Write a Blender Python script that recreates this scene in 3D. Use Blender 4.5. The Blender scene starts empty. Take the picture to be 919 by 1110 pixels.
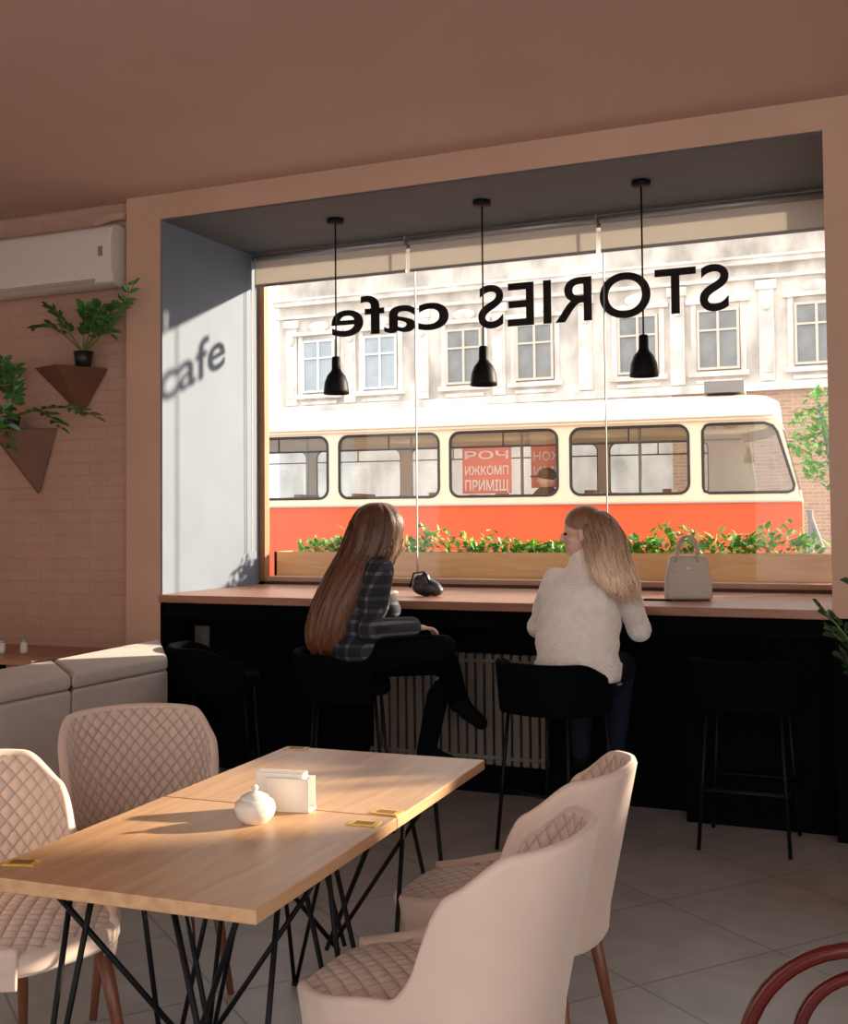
import bpy, bmesh, math, random
from mathutils import Vector, Matrix, noise
random.seed(7)
SC=bpy.context.scene
COL=SC.collection
V=Vector
pi=math.pi

# ------------------------------------------------------------ materials
def mat(name,col,rough=0.6,metal=0.0,nscale=0,namt=0.0,bump=0.0,bscale=60,spec=0.5,sheen=0.0,emit=None,estr=0,stretch=None):
    m=bpy.data.materials.new(name); m.use_nodes=True
    nt=m.node_tree; p=nt.nodes['Principled BSDF']
    p.inputs['Base Color'].default_value=(*col,1)
    p.inputs['Roughness'].default_value=rough
    p.inputs['Metallic'].default_value=metal
    p.inputs['Specular IOR Level'].default_value=spec
    if sheen: p.inputs['Sheen Weight'].default_value=sheen
    if emit:
        p.inputs['Emission Color'].default_value=(*emit,1); p.inputs['Emission Strength'].default_value=estr
    tc=nt.nodes.new('ShaderNodeTexCoord'); mp=nt.nodes.new('ShaderNodeMapping')
    nt.links.new(tc.outputs['Object'],mp.inputs['Vector'])
    if stretch: mp.inputs['Scale'].default_value=stretch
    if namt>0:
        n=nt.nodes.new('ShaderNodeTexNoise'); n.inputs['Scale'].default_value=nscale; n.inputs['Detail'].default_value=6
        nt.links.new(mp.outputs[0],n.inputs['Vector'])
        r=nt.nodes.new('ShaderNodeValToRGB')
        r.color_ramp.elements[0].position=0.3; r.color_ramp.elements[1].position=0.7
        r.color_ramp.elements[0].color=(*[c*(1-namt) for c in col],1)
        r.color_ramp.elements[1].color=(*[min(1,c*(1+namt)) for c in col],1)
        nt.links.new(n.outputs['Fac'],r.inputs['Fac']); nt.links.new(r.outputs['Color'],p.inputs['Base Color'])
    if bump>0:
        n=nt.nodes.new('ShaderNodeTexNoise'); n.inputs['Scale'].default_value=bscale; n.inputs['Detail'].default_value=4
        nt.links.new(mp.outputs[0],n.inputs['Vector'])
        b=nt.nodes.new('ShaderNodeBump'); b.inputs['Strength'].default_value=bump; b.inputs['Distance'].default_value=0.01
        nt.links.new(n.outputs['Fac'],b.inputs['Height']); nt.links.new(b.outputs[0],p.inputs['Normal'])
    return m
def P(m): return m.node_tree.nodes['Principled BSDF']

def brick_mat(name,c1,c2,mortar,scale,bw,bh,ms,bump=0.5,rot=(0,0,0),rough=0.7,axes='xz',offset=0.5,spec=0.5,marble=0.25):
    m=mat(name,c1,rough,spec=spec); nt=m.node_tree
    tc=nt.nodes.new('ShaderNodeTexCoord'); mp=nt.nodes.new('ShaderNodeMapping')
    nt.links.new(tc.outputs['Object'],mp.inputs['Vector'])
    mp.inputs['Rotation'].default_value=rot
    br=nt.nodes.new('ShaderNodeTexBrick')
    br.inputs['Scale'].default_value=scale; br.inputs['Brick Width'].default_value=bw; br.inputs['Row Height'].default_value=bh
    br.inputs['Mortar Size'].default_value=ms; br.inputs['Color1'].default_value=(*c1,1); br.inputs['Color2'].default_value=(*c2,1)
    br.inputs['Mortar'].default_value=(*mortar,1); br.offset=offset; br.inputs['Mortar Smooth'].default_value=0.3
    src=mp.outputs[0]
    if axes=='xz':
        s=nt.nodes.new('ShaderNodeSeparateXYZ'); c=nt.nodes.new('ShaderNodeCombineXYZ')
        nt.links.new(mp.outputs[0],s.inputs[0]); nt.links.new(s.outputs['X'],c.inputs['X']); nt.links.new(s.outputs['Z'],c.inputs['Y'])
        src=c.outputs[0]
    nt.links.new(src,br.inputs['Vector'])
    n=nt.nodes.new('ShaderNodeTexNoise'); n.inputs['Scale'].default_value=4; n.inputs['Detail'].default_value=8; n.inputs['Distortion'].default_value=1.0
    nt.links.new(tc.outputs['Object'],n.inputs['Vector'])
    mx=nt.nodes.new('ShaderNodeMix'); mx.data_type='RGBA'; mx.blend_type='MULTIPLY'; mx.inputs['Factor'].default_value=marble
    nt.links.new(br.outputs['Color'],mx.inputs['A']); nt.links.new(n.outputs['Fac'],mx.inputs['B'])
    nt.links.new(mx.outputs['Result'],P(m).inputs['Base Color'])
    b=nt.nodes.new('ShaderNodeBump'); b.inputs['Strength'].default_value=bump; b.inputs['Distance'].default_value=0.01; b.invert=True
    nt.links.new(br.outputs['Fac'],b.inputs['Height']); nt.links.new(b.outputs[0],P(m).inputs['Normal'])
    return m

def wood_mat(name,c1,c2,rough=0.4,scale=3,stretch=(1,12,12),spec=0.5):
    m=mat(name,c1,rough,spec=spec); nt=m.node_tree
    tc=nt.nodes.new('ShaderNodeTexCoord'); mp=nt.nodes.new('ShaderNodeMapping'); mp.inputs['Scale'].default_value=stretch
    nt.links.new(tc.outputs['Object'],mp.inputs['Vector'])
    n=nt.nodes.new('ShaderNodeTexNoise'); n.inputs['Scale'].default_value=scale; n.inputs['Detail'].default_value=8; n.inputs['Distortion'].default_value=0.6
    nt.links.new(mp.outputs[0],n.inputs['Vector'])
    r=nt.nodes.new('ShaderNodeValToRGB'); r.color_ramp.elements[0].position=0.32; r.color_ramp.elements[1].position=0.68
    r.color_ramp.elements[0].color=(*c2,1); r.color_ramp.elements[1].color=(*c1,1)
    nt.links.new(n.outputs['Fac'],r.inputs['Fac']); nt.links.new(r.outputs['Color'],P(m).inputs['Base Color'])
    return m

def thin_glass(name,tint=(1,1,1),gloss=0.06,rough=0.02):
    m=bpy.data.materials.new(name); m.use_nodes=True; nt=m.node_tree
    for n in list(nt.nodes): nt.nodes.remove(n)
    o=nt.nodes.new('ShaderNodeOutputMaterial'); t=nt.nodes.new('ShaderNodeBsdfTransparent'); g=nt.nodes.new('ShaderNodeBsdfGlossy')
    t.inputs[0].default_value=(*tint,1); g.inputs['Roughness'].default_value=rough
    mx=nt.nodes.new('ShaderNodeMixShader'); mx.inputs[0].default_value=gloss
    nt.links.new(t.outputs[0],mx.inputs[1]); nt.links.new(g.outputs[0],mx.inputs[2]); nt.links.new(mx.outputs[0],o.inputs[0])
    return m
def quilt_mat(name,col,seam,pitch):
    m=mat(name,col,0.85,sheen=0.4); nt=m.node_tree
    uv=nt.nodes.new('ShaderNodeUVMap'); s=nt.nodes.new('ShaderNodeSeparateXYZ'); nt.links.new(uv.outputs[0],s.inputs[0])
    def M2(op,a,b=None):
        n=nt.nodes.new('ShaderNodeMath'); n.operation=op
        for i,x in enumerate((a,b)):
            if x is None: continue
            if isinstance(x,(int,float)): n.inputs[i].default_value=x
            else: nt.links.new(x,n.inputs[i])
        return n.outputs[0]
    p=M2('ABSOLUTE',M2('SINE',M2('MULTIPLY',M2('ADD',s.outputs[0],s.outputs[1]),pi/pitch)))
    q=M2('ABSOLUTE',M2('SINE',M2('MULTIPLY',M2('SUBTRACT',s.outputs[0],s.outputs[1]),pi/pitch)))
    h=M2('POWER',M2('MULTIPLY',p,q),0.5)
    r=nt.nodes.new('ShaderNodeValToRGB'); r.color_ramp.elements[0].position=0.05; r.color_ramp.elements[1].position=0.5
    r.color_ramp.elements[0].color=(*seam,1); r.color_ramp.elements[1].color=(*col,1)
    nt.links.new(h,r.inputs['Fac']); nt.links.new(r.outputs['Color'],P(m).inputs['Base Color'])
    b=nt.nodes.new('ShaderNodeBump'); b.inputs['Strength'].default_value=0.8; b.inputs['Distance'].default_value=0.010
    nt.links.new(h,b.inputs['Height']); nt.links.new(b.outputs[0],P(m).inputs['Normal'])
    return m

M={}
M['ceil']=mat('ceiling_paint',(0.535,0.375,0.305),0.8,nscale=1.5,namt=0.04,bump=0.08,bscale=30)
M['wall']=mat('peach_plaster',(0.59,0.37,0.27),0.8,nscale=2,namt=0.06,bump=0.15,bscale=25)
M['brick']=brick_mat('painted_brick',(0.57,0.36,0.27),(0.565,0.352,0.262),(0.55,0.342,0.253),1,0.26,0.075,0.006,bump=0.5)
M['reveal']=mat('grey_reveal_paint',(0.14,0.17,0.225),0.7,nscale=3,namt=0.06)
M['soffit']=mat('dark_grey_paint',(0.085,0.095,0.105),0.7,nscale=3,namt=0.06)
M['tile']=brick_mat('floor_tile',(0.52,0.505,0.48),(0.46,0.445,0.42),(0.29,0.275,0.26),1,0.6,0.6,0.005,bump=0.2,rot=(0,0,math.radians(38)),rough=0.4,axes='xy',offset=0.0,marble=0.5)
M['black']=mat('matte_black_panel',(0.003,0.003,0.004),0.9,nscale=6,namt=0.2,spec=0.05)
M['metalblk']=mat('black_metal',(0.005,0.005,0.006),0.5,metal=0.1,spec=0.2)
M['counter']=wood_mat('counter_wood',(0.42,0.19,0.11),(0.27,0.11,0.065),0.35,2.5,(1,10,10))
M['tabletop']=wood_mat('oak_table',(0.66,0.40,0.22),(0.50,0.28,0.145),0.38,2.5,(9,1,9))
M['velvet']=mat('beige_velvet',(0.68,0.51,0.42),0.85,nscale=4,namt=0.06,bump=0.1,bscale=300,sheen=0.4)
M['quilt']=quilt_mat('quilted_velvet',(0.67,0.50,0.41),(0.48,0.34,0.27),0.05)
M['sofa']=mat('sofa_fabric',(0.50,0.41,0.36),0.9,nscale=5,namt=0.06,bump=0.2,bscale=300,sheen=0.2)
M['legwood']=wood_mat('reddish_leg_wood',(0.25,0.085,0.04),(0.15,0.045,0.022),0.4,4,(8,8,1))
M['redwood']=mat('red_bentwood',(0.075,0.005,0.004),0.25,nscale=8,namt=0.2)
M['white']=mat('white_plastic',(0.72,0.66,0.60),0.4)
M['rad']=mat('radiator_enamel',(0.17,0.145,0.12),0.6)
M['ceram']=mat('white_ceramic',(0.78,0.72,0.64),0.2)
M['paper']=mat('napkin_paper',(0.80,0.74,0.66),0.9)
M['yellow']=mat('yellow_card',(0.75,0.45,0.08),0.5,nscale=60,namt=0.3)
M['glass']=thin_glass('window_glass',gloss=0.018)
M['frame']=wood_mat('orange_window_frame',(0.40,0.19,0.08),(0.28,0.12,0.05),0.5,3,(10,10,1))
M['dframe']=mat('dark_brown_frame',(0.06,0.03,0.02),0.6,nscale=8,namt=0.2)
M['planter']=wood_mat('pine_planter',(0.86,0.60,0.31),(0.74,0.47,0.21),0.6,3,(1,10,10))
M['alu']=mat('aluminium',(0.35,0.35,0.35),0.45,metal=0.6)
M['leaf']=mat('green_leaf',(0.17,0.46,0.05),0.45,nscale=9,namt=0.5)
M['leafdk']=mat('dark_green_leaf',(0.045,0.17,0.03),0.3,nscale=9,namt=0.4)
M['stem']=mat('plant_stem',(0.12,0.2,0.05),0.6)
M['copper']=mat('brown_metal_shelf',(0.19,0.085,0.05),0.5,metal=0.2,nscale=4,namt=0.15)
M['soil']=mat('potting_soil',(0.03,0.02,0.015),0.9)
M['blkpot']=mat('black_pot',(0.015,0.015,0.016),0.4)
M['letter']=mat('black_vinyl',(0.006,0.006,0.007),0.6,spec=0.1)
def blind_mat():
    m=bpy.data.materials.new('blind_fabric'); m.use_nodes=True; nt=m.node_tree
    for n in list(nt.nodes): nt.nodes.remove(n)
    o=nt.nodes.new('ShaderNodeOutputMaterial'); d=nt.nodes.new('ShaderNodeBsdfDiffuse'); t=nt.nodes.new('ShaderNodeBsdfTranslucent')
    d.inputs[0].default_value=(0.72,0.68,0.64,1); t.inputs[0].default_value=(0.62,0.58,0.53,1)
    mx=nt.nodes.new('ShaderNodeMixShader'); mx.inputs[0].default_value=0.55
    nt.links.new(d.outputs[0],mx.inputs[1]); nt.links.new(t.outputs[0],mx.inputs[2]); nt.links.new(mx.outputs[0],o.inputs[0])
    return m
M['blind']=blind_mat()
M['cream']=mat('cream_tram_paint',(0.84,0.76,0.58),0.3,nscale=2,namt=0.03)
M['red']=mat('red_tram_paint',(0.76,0.12,0.045),0.35,nscale=2,namt=0.05,spec=0.4)
M['gasket']=mat('black_rubber',(0.02,0.02,0.02),0.6)
M['tglass']=thin_glass('tram_glass',(0.80,0.82,0.81),0.08)
M['tramin']=mat('tram_interior',(0.50,0.46,0.40),0.6)
M['seatbr']=mat('brown_seat',(0.16,0.08,0.05),0.6)
M['grey']=mat('grey_metal',(0.22,0.22,0.22),0.6)
M['stucco']=mat('old_stucco',(0.66,0.61,0.54),0.9,nscale=1.5,namt=0.42,bump=0.6,bscale=8,stretch=(1,1,0.6))
M['stucco2']=mat('stucco_moulding',(0.78,0.735,0.67),0.9,nscale=2.2,namt=0.26,stretch=(1,1,0.6))
M['bwin']=mat('old_window_pane',(0.26,0.27,0.26),0.15,nscale=1.5,namt=0.3)
M['bwinl']=mat('curtained_pane',(0.42,0.48,0.51),0.2,nscale=1.5,namt=0.2)
M['wframe']=mat('white_window_frame',(0.80,0.80,0.78),0.5)
M['oframe']=mat('weathered_window_frame',(0.70,0.62,0.52),0.6)
M['obrick']=brick_mat('orange_brick',(0.66,0.38,0.20),(0.54,0.29,0.15),(0.6,0.5,0.42),1,0.26,0.08,0.012)
M['asphalt']=mat('asphalt',(0.30,0.295,0.29),0.9,nscale=3,namt=0.15)
M['skin']=mat('skin',(0.68,0.42,0.31),0.5)
M['jacket']=mat('white_fluffy_jacket',(0.93,0.83,0.75),0.95,nscale=30,namt=0.06,bump=1.0,bscale=90,sheen=0.6)
M['jeans']=mat('dark_denim',(0.012,0.016,0.028),0.9,nscale=20,namt=0.15,spec=0.1)
M['pants']=mat('black_trousers',(0.004,0.004,0.005),0.9,spec=0.05)
M['shoe']=mat('black_shoe',(0.005,0.005,0.005),0.7,spec=0.1)
M['bag']=mat('taupe_leather',(0.48,0.40,0.33),0.45,nscale=10,namt=0.06)
M['pouch']=mat('dark_pouch',(0.03,0.035,0.05),0.35,nscale=20,namt=0.5)
M['lampin']=mat('lamp_inner',(0.8,0.7,0.5),0.5,emit=(1,0.75,0.45),estr=0.5)
M['stoolfab']=mat('black_stool_fabric',(0.0035,0.004,0.005),0.95,bump=0.1,bscale=300,spec=0.03)
def hair_mat(name,top,bot,z0,z1,dk=0.35,spec=0.5):
    m=mat(name,top,0.42,spec=spec); nt=m.node_tree
    tc=nt.nodes.new('ShaderNodeTexCoord'); s=nt.nodes.new('ShaderNodeSeparateXYZ'); nt.links.new(tc.outputs['Object'],s.inputs[0])
    mr=nt.nodes.new('ShaderNodeMapRange'); mr.inputs['From Min'].default_value=z0; mr.inputs['From Max'].default_value=z1
    nt.links.new(s.outputs['Z'],mr.inputs['Value'])
    r=nt.nodes.new('ShaderNodeValToRGB'); r.color_ramp.elements[0].color=(*bot,1); r.color_ramp.elements[1].color=(*top,1)
    nt.links.new(mr.outputs[0],r.inputs['Fac'])
    mp=nt.nodes.new('ShaderNodeMapping'); mp.inputs['Scale'].default_value=(110,110,4); nt.links.new(tc.outputs['Object'],mp.inputs[0])
    n=nt.nodes.new('ShaderNodeTexNoise'); n.inputs['Scale'].default_value=1.5; n.inputs['Detail'].default_value=3; nt.links.new(mp.outputs[0],n.inputs['Vector'])
    mx=nt.nodes.new('ShaderNodeMix'); mx.data_type='RGBA'; mx.blend_type='MULTIPLY'; mx.inputs['Factor'].default_value=0.75
    rr=nt.nodes.new('ShaderNodeValToRGB'); rr.color_ramp.elements[0].position=0.35; rr.color_ramp.elements[0].color=(dk,dk,dk,1); rr.color_ramp.elements[1].position=0.65
    nt.links.new(n.outputs['Fac'],rr.inputs['Fac'])
    nt.links.new(r.outputs['Color'],mx.inputs['A']); nt.links.new(rr.outputs['Color'],mx.inputs['B']); nt.links.new(mx.outputs['Result'],P(m).inputs['Base Color'])
    b=nt.nodes.new('ShaderNodeBump'); b.inputs['Strength'].default_value=0.5; b.inputs['Distance'].default_value=0.008
    nt.links.new(n.outputs['Fac'],b.inputs['Height']); nt.links.new(b.outputs[0],P(m).inputs['Normal'])
    return m
M['hairbr']=hair_mat('long_brown_hair',(0.12,0.045,0.022),(0.26,0.10,0.045),0.85,1.5)
M['hairbl']=hair_mat('ombre_blonde_hair',(0.24,0.115,0.055),(0.98,0.70,0.50),1.24,1.52,dk=0.55,spec=0.25)
def plaid():
    m=mat('dark_plaid_flannel',(0.02,0.025,0.035),0.85); nt=m.node_tree
    tc=nt.nodes.new('ShaderNodeTexCoord'); mp=nt.nodes.new('ShaderNodeMapping'); mp.inputs['Rotation'].default_value=(0,0,0.5)
    nt.links.new(tc.outputs['Object'],mp.inputs[0]); s=nt.nodes.new('ShaderNodeSeparateXYZ'); nt.links.new(mp.outputs[0],s.inputs[0])
    outs=[]
    for ax in ('X','Z'):
        a=nt.nodes.new('ShaderNodeMath'); a.operation='MULTIPLY'; a.inputs[1].default_value=17.0; nt.links.new(s.outputs[ax],a.inputs[0])
        f=nt.nodes.new('ShaderNodeMath'); f.operation='FRACT'; nt.links.new(a.outputs[0],f.inputs[0])
        g=nt.nodes.new('ShaderNodeMath'); g.operation='LESS_THAN'; g.inputs[1].default_value=0.28; nt.links.new(f.outputs[0],g.inputs[0]); outs.append(g)
    ad=nt.nodes.new('ShaderNodeMath'); ad.operation='ADD'; nt.links.new(outs[0].outputs[0],ad.inputs[0]); nt.links.new(outs[1].outputs[0],ad.inputs[1])
    mu=nt.nodes.new('ShaderNodeMath'); mu.operation='MULTIPLY'; mu.inputs[1].default_value=0.5; nt.links.new(ad.outputs[0],mu.inputs[0])
    r=nt.nodes.new('ShaderNodeValToRGB'); r.color_ramp.elements[0].color=(0.009,0.011,0.018,1); r.color_ramp.elements[1].color=(0.14,0.14,0.17,1)
    e=r.color_ramp.elements.new(0.5); e.color=(0.035,0.038,0.05,1)
    nt.links.new(mu.outputs[0],r.inputs['Fac']); nt.links.new(r.outputs['Color'],P(m).inputs['Base Color'])
    return m
M['plaid']=plaid()

# ------------------------------------------------------------ mesh builder
def frame_from(d):
    d=d.normalized(); a=V((0,0,1)) if abs(d.z)<0.9 else V((1,0,0))
    x=a.cross(d).normalized(); y=d.cross(x); return x,y
class B:
    def __init__(s): s.v=[];s.f=[];s.m=[]
    def add(s,vs,fs,mi=0):
        o=len(s.v); s.v+= [tuple(v) for v in vs]; s.f+=[tuple(i+o for i in f) for f in fs]; s.m+=[mi]*len(fs); return s
    def box(s,x0,x1,y0,y1,z0,z1,mi=0):
        vs=[(x,y,z) for x in (x0,x1) for y in (y0,y1) for z in (z0,z1)]
        return s.add(vs,[(0,1,3,2),(4,6,7,5),(0,4,5,1),(2,3,7,6),(0,2,6,4),(1,5,7,3)],mi)
    def obox(s,c,size,rot,mi=0):
        h=[k/2 for k in size]; vs=[rot@V((x*h[0],y*h[1],z*h[2]))+V(c) for x in (-1,1) for y in (-1,1) for z in (-1,1)]
        return s.add(vs,[(0,1,3,2),(4,6,7,5),(0,4,5,1),(2,3,7,6),(0,2,6,4),(1,5,7,3)],mi)
    def tube(s,pts,rads,seg=10,mi=0,closed=False):
        pts=[V(p) for p in pts]; n=len(pts)
        if not hasattr(rads,'__len__'): rads=[rads]*n
        vs=[];fs=[]; px=None
        for i,p in enumerate(pts):
            if closed: d=pts[(i+1)%n]-pts[i-1]
            else: d=pts[min(i+1,n-1)]-pts[max(i-1,0)]
            d.normalize()
            if px is None: px,py=frame_from(d)
            else:
                px=(px-d*px.dot(d)).normalized(); py=d.cross(px)
            for k in range(seg):
                a=2*pi*k/seg; vs.append(p+(px*math.cos(a)+py*math.sin(a))*rads[i])
        rng=n if closed else n-1
        for i in range(rng):
            j=(i+1)%n
            for k in range(seg):
                k2=(k+1)%seg; fs.append((i*seg+k,i*seg+k2,j*seg+k2,j*seg+k))
        if not closed:
            fs.append(tuple(range(seg))[::-1]); fs.append(tuple((n-1)*seg+k for k in range(seg)))
        return s.add(vs,fs,mi)
    def ell(s,c,r,rot=None,seg=16,rings=10,mi=0):
        if not hasattr(r,'__len__'): r=(r,r,r)
        c=V(c); vs=[];fs=[]
        for i in range(1,rings):
            t=pi*i/rings
            for k in range(seg):
                a=2*pi*k/seg; p=V((r[0]*math.sin(t)*math.cos(a),r[1]*math.sin(t)*math.sin(a),r[2]*math.cos(t)))
                if rot: p=rot@p
                vs.append(c+p)
        top=V((0,0,r[2])); 
        if rot: top=rot@top
        vs.append(c+top); vs.append(c-top); a=len(vs)-2;b=a+1
        for i in range(rings-2):
            for k in range(seg): 
                k2=(k+1)%seg; fs.append((i*seg+k,(i+1)*seg+k,(i+1)*seg+k2,i*seg+k2))
        for k in range(seg):
            k2=(k+1)%seg; fs.append((a,k,k2)); fs.append((b,(rings-2)*seg+k2,(rings-2)*seg+k))
        return s.add(vs,fs,mi)
    def lathe(s,prof,c=(0,0,0),seg=32,mi=0,closed=False):
        vs=[];fs=[];n=len(prof)
        for r,z in prof:
            for k in range(seg):
                a=2*pi*k/seg; vs.append((c[0]+r*math.cos(a),c[1]+r*math.sin(a),c[2]+z))
        for i in range(n-1 if not closed else n):
            j=(i+1)%n
            for k in range(seg):
                k2=(k+1)%seg; fs.append((i*seg+k,i*seg+k2,j*seg+k2,j*seg+k))
        return s.add(vs,fs,mi)
    def prism(s,poly,z0,z1,mi=0):
        n=len(poly); vs=[(x,y,z0) for x,y in poly]+[(x,y,z1) for x,y in poly]
        fs=[tuple(range(n))[::-1],tuple(range(n,2*n))]+[(i,(i+1)%n,n+(i+1)%n,n+i) for i in range(n)]
        return s.add(vs,fs,mi)
    def mesh(s,name,mats,smooth=False,recalc=True):
        me=bpy.data.meshes.new(name); me.from_pydata(s.v,[],s.f)
        for m in mats: me.materials.append(m)
        for p,mi in zip(me.polygons,s.m): p.material_index=mi
        if recalc:
            bm=bmesh.new(); bm.from_mesh(me); bmesh.ops.recalc_face_normals(bm,faces=bm.faces); bm.to_mesh(me); bm.free()
        for p in me.polygons: p.use_smooth=smooth
        return me
def props(o,label=None,category=None,kind=None,group=None):
    if label: o['label']=label
    if category: o['category']=category
    if kind: o['kind']=kind
    if group: o['group']=group
    return o
def setpar(o,par):
    if par is not None:
        o.parent=par; o.matrix_parent_inverse=Matrix.Translation(par.location).inverted()
def mk(name,b,mats,par=None,smooth=False,bevel=0,bseg=2,subs=0,recalc=True,**kw):
    if not isinstance(mats,(list,tuple)): mats=[mats]
    o=bpy.data.objects.new(name,b.mesh(name,mats,smooth,recalc)); COL.objects.link(o)
    if bevel:
        md=o.modifiers.new('b','BEVEL'); md.width=bevel; md.segments=bseg; md.limit_method='ANGLE'; md.angle_limit=math.radians(40)
        if smooth is False and bseg>2:
            for p in o.data.polygons: p.use_smooth=True
            o.modifiers.new('w','WEIGHTED_NORMAL')
    setpar(o,par); props(o,**kw); return o
def root(name,loc=(0,0,0),**kw):
    o=bpy.data.objects.new(name,None); o.empty_display_size=0.1; o.location=loc; COL.objects.link(o); props(o,**kw); return o
def copy_thing(r,loc,rot,**kw):
    n=r.copy(); COL.objects.link(n); n.location=loc; n.rotation_euler=(0,0,rot); props(n,**kw)
    def rec(src,dst):
        for c in src.children:
            k=c.copy(); COL.objects.link(k); k.parent=dst; k.matrix_parent_inverse=c.matrix_parent_inverse.copy(); rec(c,k)
    rec(r,n); return n
def blob(name,b,m,voxel=0.008,it=6,par=None,**kw):
    o=bpy.data.objects.new('tmp',b.mesh('tmp',[m])); COL.objects.link(o)
    md=o.modifiers.new('r','REMESH'); md.mode='VOXEL'; md.voxel_size=voxel
    md=o.modifiers.new('s','SMOOTH'); md.factor=0.5; md.iterations=it
    dg=bpy.context.evaluated_depsgraph_get(); me=bpy.data.meshes.new_from_object(o.evaluated_get(dg))
    bpy.data.objects.remove(o)
    me.name=name; me.materials.clear(); me.materials.append(m)
    for p in me.polygons: p.use_smooth=True; p.material_index=0
    n=bpy.data.objects.new(name,me); COL.objects.link(n); setpar(n,par); props(n,**kw); return n
def curve_mesh(cu):
    o=bpy.data.objects.new('tmpc',cu); COL.objects.link(o)
    dg=bpy.context.evaluated_depsgraph_get(); me=bpy.data.meshes.new_from_object(o.evaluated_get(dg)); bpy.data.objects.remove(o); return me
def text_mesh(txt,offset=0.0,ext=0.004,spacing=1.0):
    cu=bpy.data.curves.new('t','FONT'); cu.body=txt; cu.extrude=ext; cu.offset=offset; cu.space_character=spacing; return curve_mesh(cu)
def place_text(me,x_start,x_end,z_base,z_top,y,cap=None):
    xs=[v.co.x for v in me.vertices]; ys=[v.co.y for v in me.vertices]; zs=[v.co.z for v in me.vertices]
    x0,x1=min(xs),max(xs); y0,y1=0.0,(cap if cap else max(ys)); zm=(max(zs)+min(zs))/2
    for v in me.vertices:
        fx=(v.co.x-x0)/(x1-x0); fy=(v.co.y-y0)/(y1-y0)
        v.co=V((x_start+(x_end-x_start)*fx, y+(v.co.z-zm), z_base+(z_top-z_base)*fy))
def set_uv(o,fn):
    me=o.data; uv=me.uv_layers.new(name='UVMap')
    for l in me.loops: uv.data[l.index].uv=fn(me.vertices[l.vertex_index].co)
def rotz(a): return Matrix.Rotation(a,3,'Z')

# ------------------------------------------------------------ camera
cam=bpy.data.cameras.new('camera'); co=bpy.data.objects.new('camera',cam); COL.objects.link(co); SC.camera=co
cam.sensor_width=36; cam.lens=36*1250/1110; cam.shift_y=-0.036
R=Matrix.Rotation(math.radians(23.5),4,'Z')@Matrix.Rotation(math.radians(90+2.06),4,'X')@Matrix.Rotation(math.radians(-0.5),4,'Z')
co.matrix_world=Matrix.Translation((0,0,1.52))@R
cam.clip_end=200

# ------------------------------------------------------------ room shell
ZC=3.48; ZS=3.33; XL=-4.2; XR=-0.41; YW=5.7; YG=6.8
st=dict(kind='structure')
mk('floor',B().box(-7,4.5,-3,6.9,-0.15,0),M['tile'],**st)
mk('ceiling',B().box(-7,3.6,-2.4,5.75,ZC,ZC+0.2),M['ceil'],**st)
b=B(); b.box(-7,-4.45,5.8,6.9,0,3.75); mk('wall_left_brick',b,M['brick'],**st)
b=B(); b.box(-4.45,XL,YW,6.95,0,3.75)
b.box(XL,XR,YW,6.95,ZS,3.75)
b.box(XR,-0.15,YW,6.95,0,3.75)
b.box(-0.15,1.05,YW,5.8,0,3.75); b.box(2.5,3.6,YW,5.8,0,3.75)
b.box(1.05,2.5,YW,5.8,0,1.93); b.box(1.05,2.5,YW,5.8,2.42,3.75)  # unseen gap left between these pieces, placed to aim sun at the table
mk('wall_front',b,M['wall'],**st)
mk('wall_left',B().box(-7.1,-7,-0.5,6.9,0,3.6),M['wall'],**st)
mk('wall_right',B().box(3.6,3.7,1.2,6.0,0,3.6),M['wall'],**st)
mk('wall_back',B().box(-7,-2.2,-3.1,-3,0,3.6),M['wall'],**st)
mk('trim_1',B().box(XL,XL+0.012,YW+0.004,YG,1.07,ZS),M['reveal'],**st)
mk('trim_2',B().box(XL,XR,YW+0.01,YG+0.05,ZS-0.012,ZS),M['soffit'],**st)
mk('pilaster_shade_panel',B().box(XR,-0.1,YW-0.012,YW,0,1.03),M['black'],**st)  # black sheet added over the lower pilaster, standing in for its shade
mk('wall_under_window',B().box(XL,XR,6.82,6.95,-0.4,1.12),M['wall'],**st)
b=B()
b.box(XL,XL+0.055,YG,YG+0.06,1.07,ZS,0); b.box(XR-0.05,XR,YG,YG+0.06,1.07,ZS,0)
b.box(XL,XR,YG,YG+0.06,1.07,1.09,1); b.box(XL,XR,YG,YG+0.06,ZS-0.05,ZS,1)
b.box(XL+0.055,XR-0.05,YG+0.024,YG+0.03,1.09,ZS-0.05,2)
for x in (-3.02,-1.765): b.box(x-0.003,x+0.003,YG+0.02,YG+0.034,1.09,ZS-0.05,3)
mk('window_1',b,[M['frame'],M['dframe'],M['glass'],M['alu']],**st)

# ------------------------------------------------------------ street
mk('pavement',B().box(-60,50,6.95,90,-0.6,-0.4),M['asphalt'],kind='structure')

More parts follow.
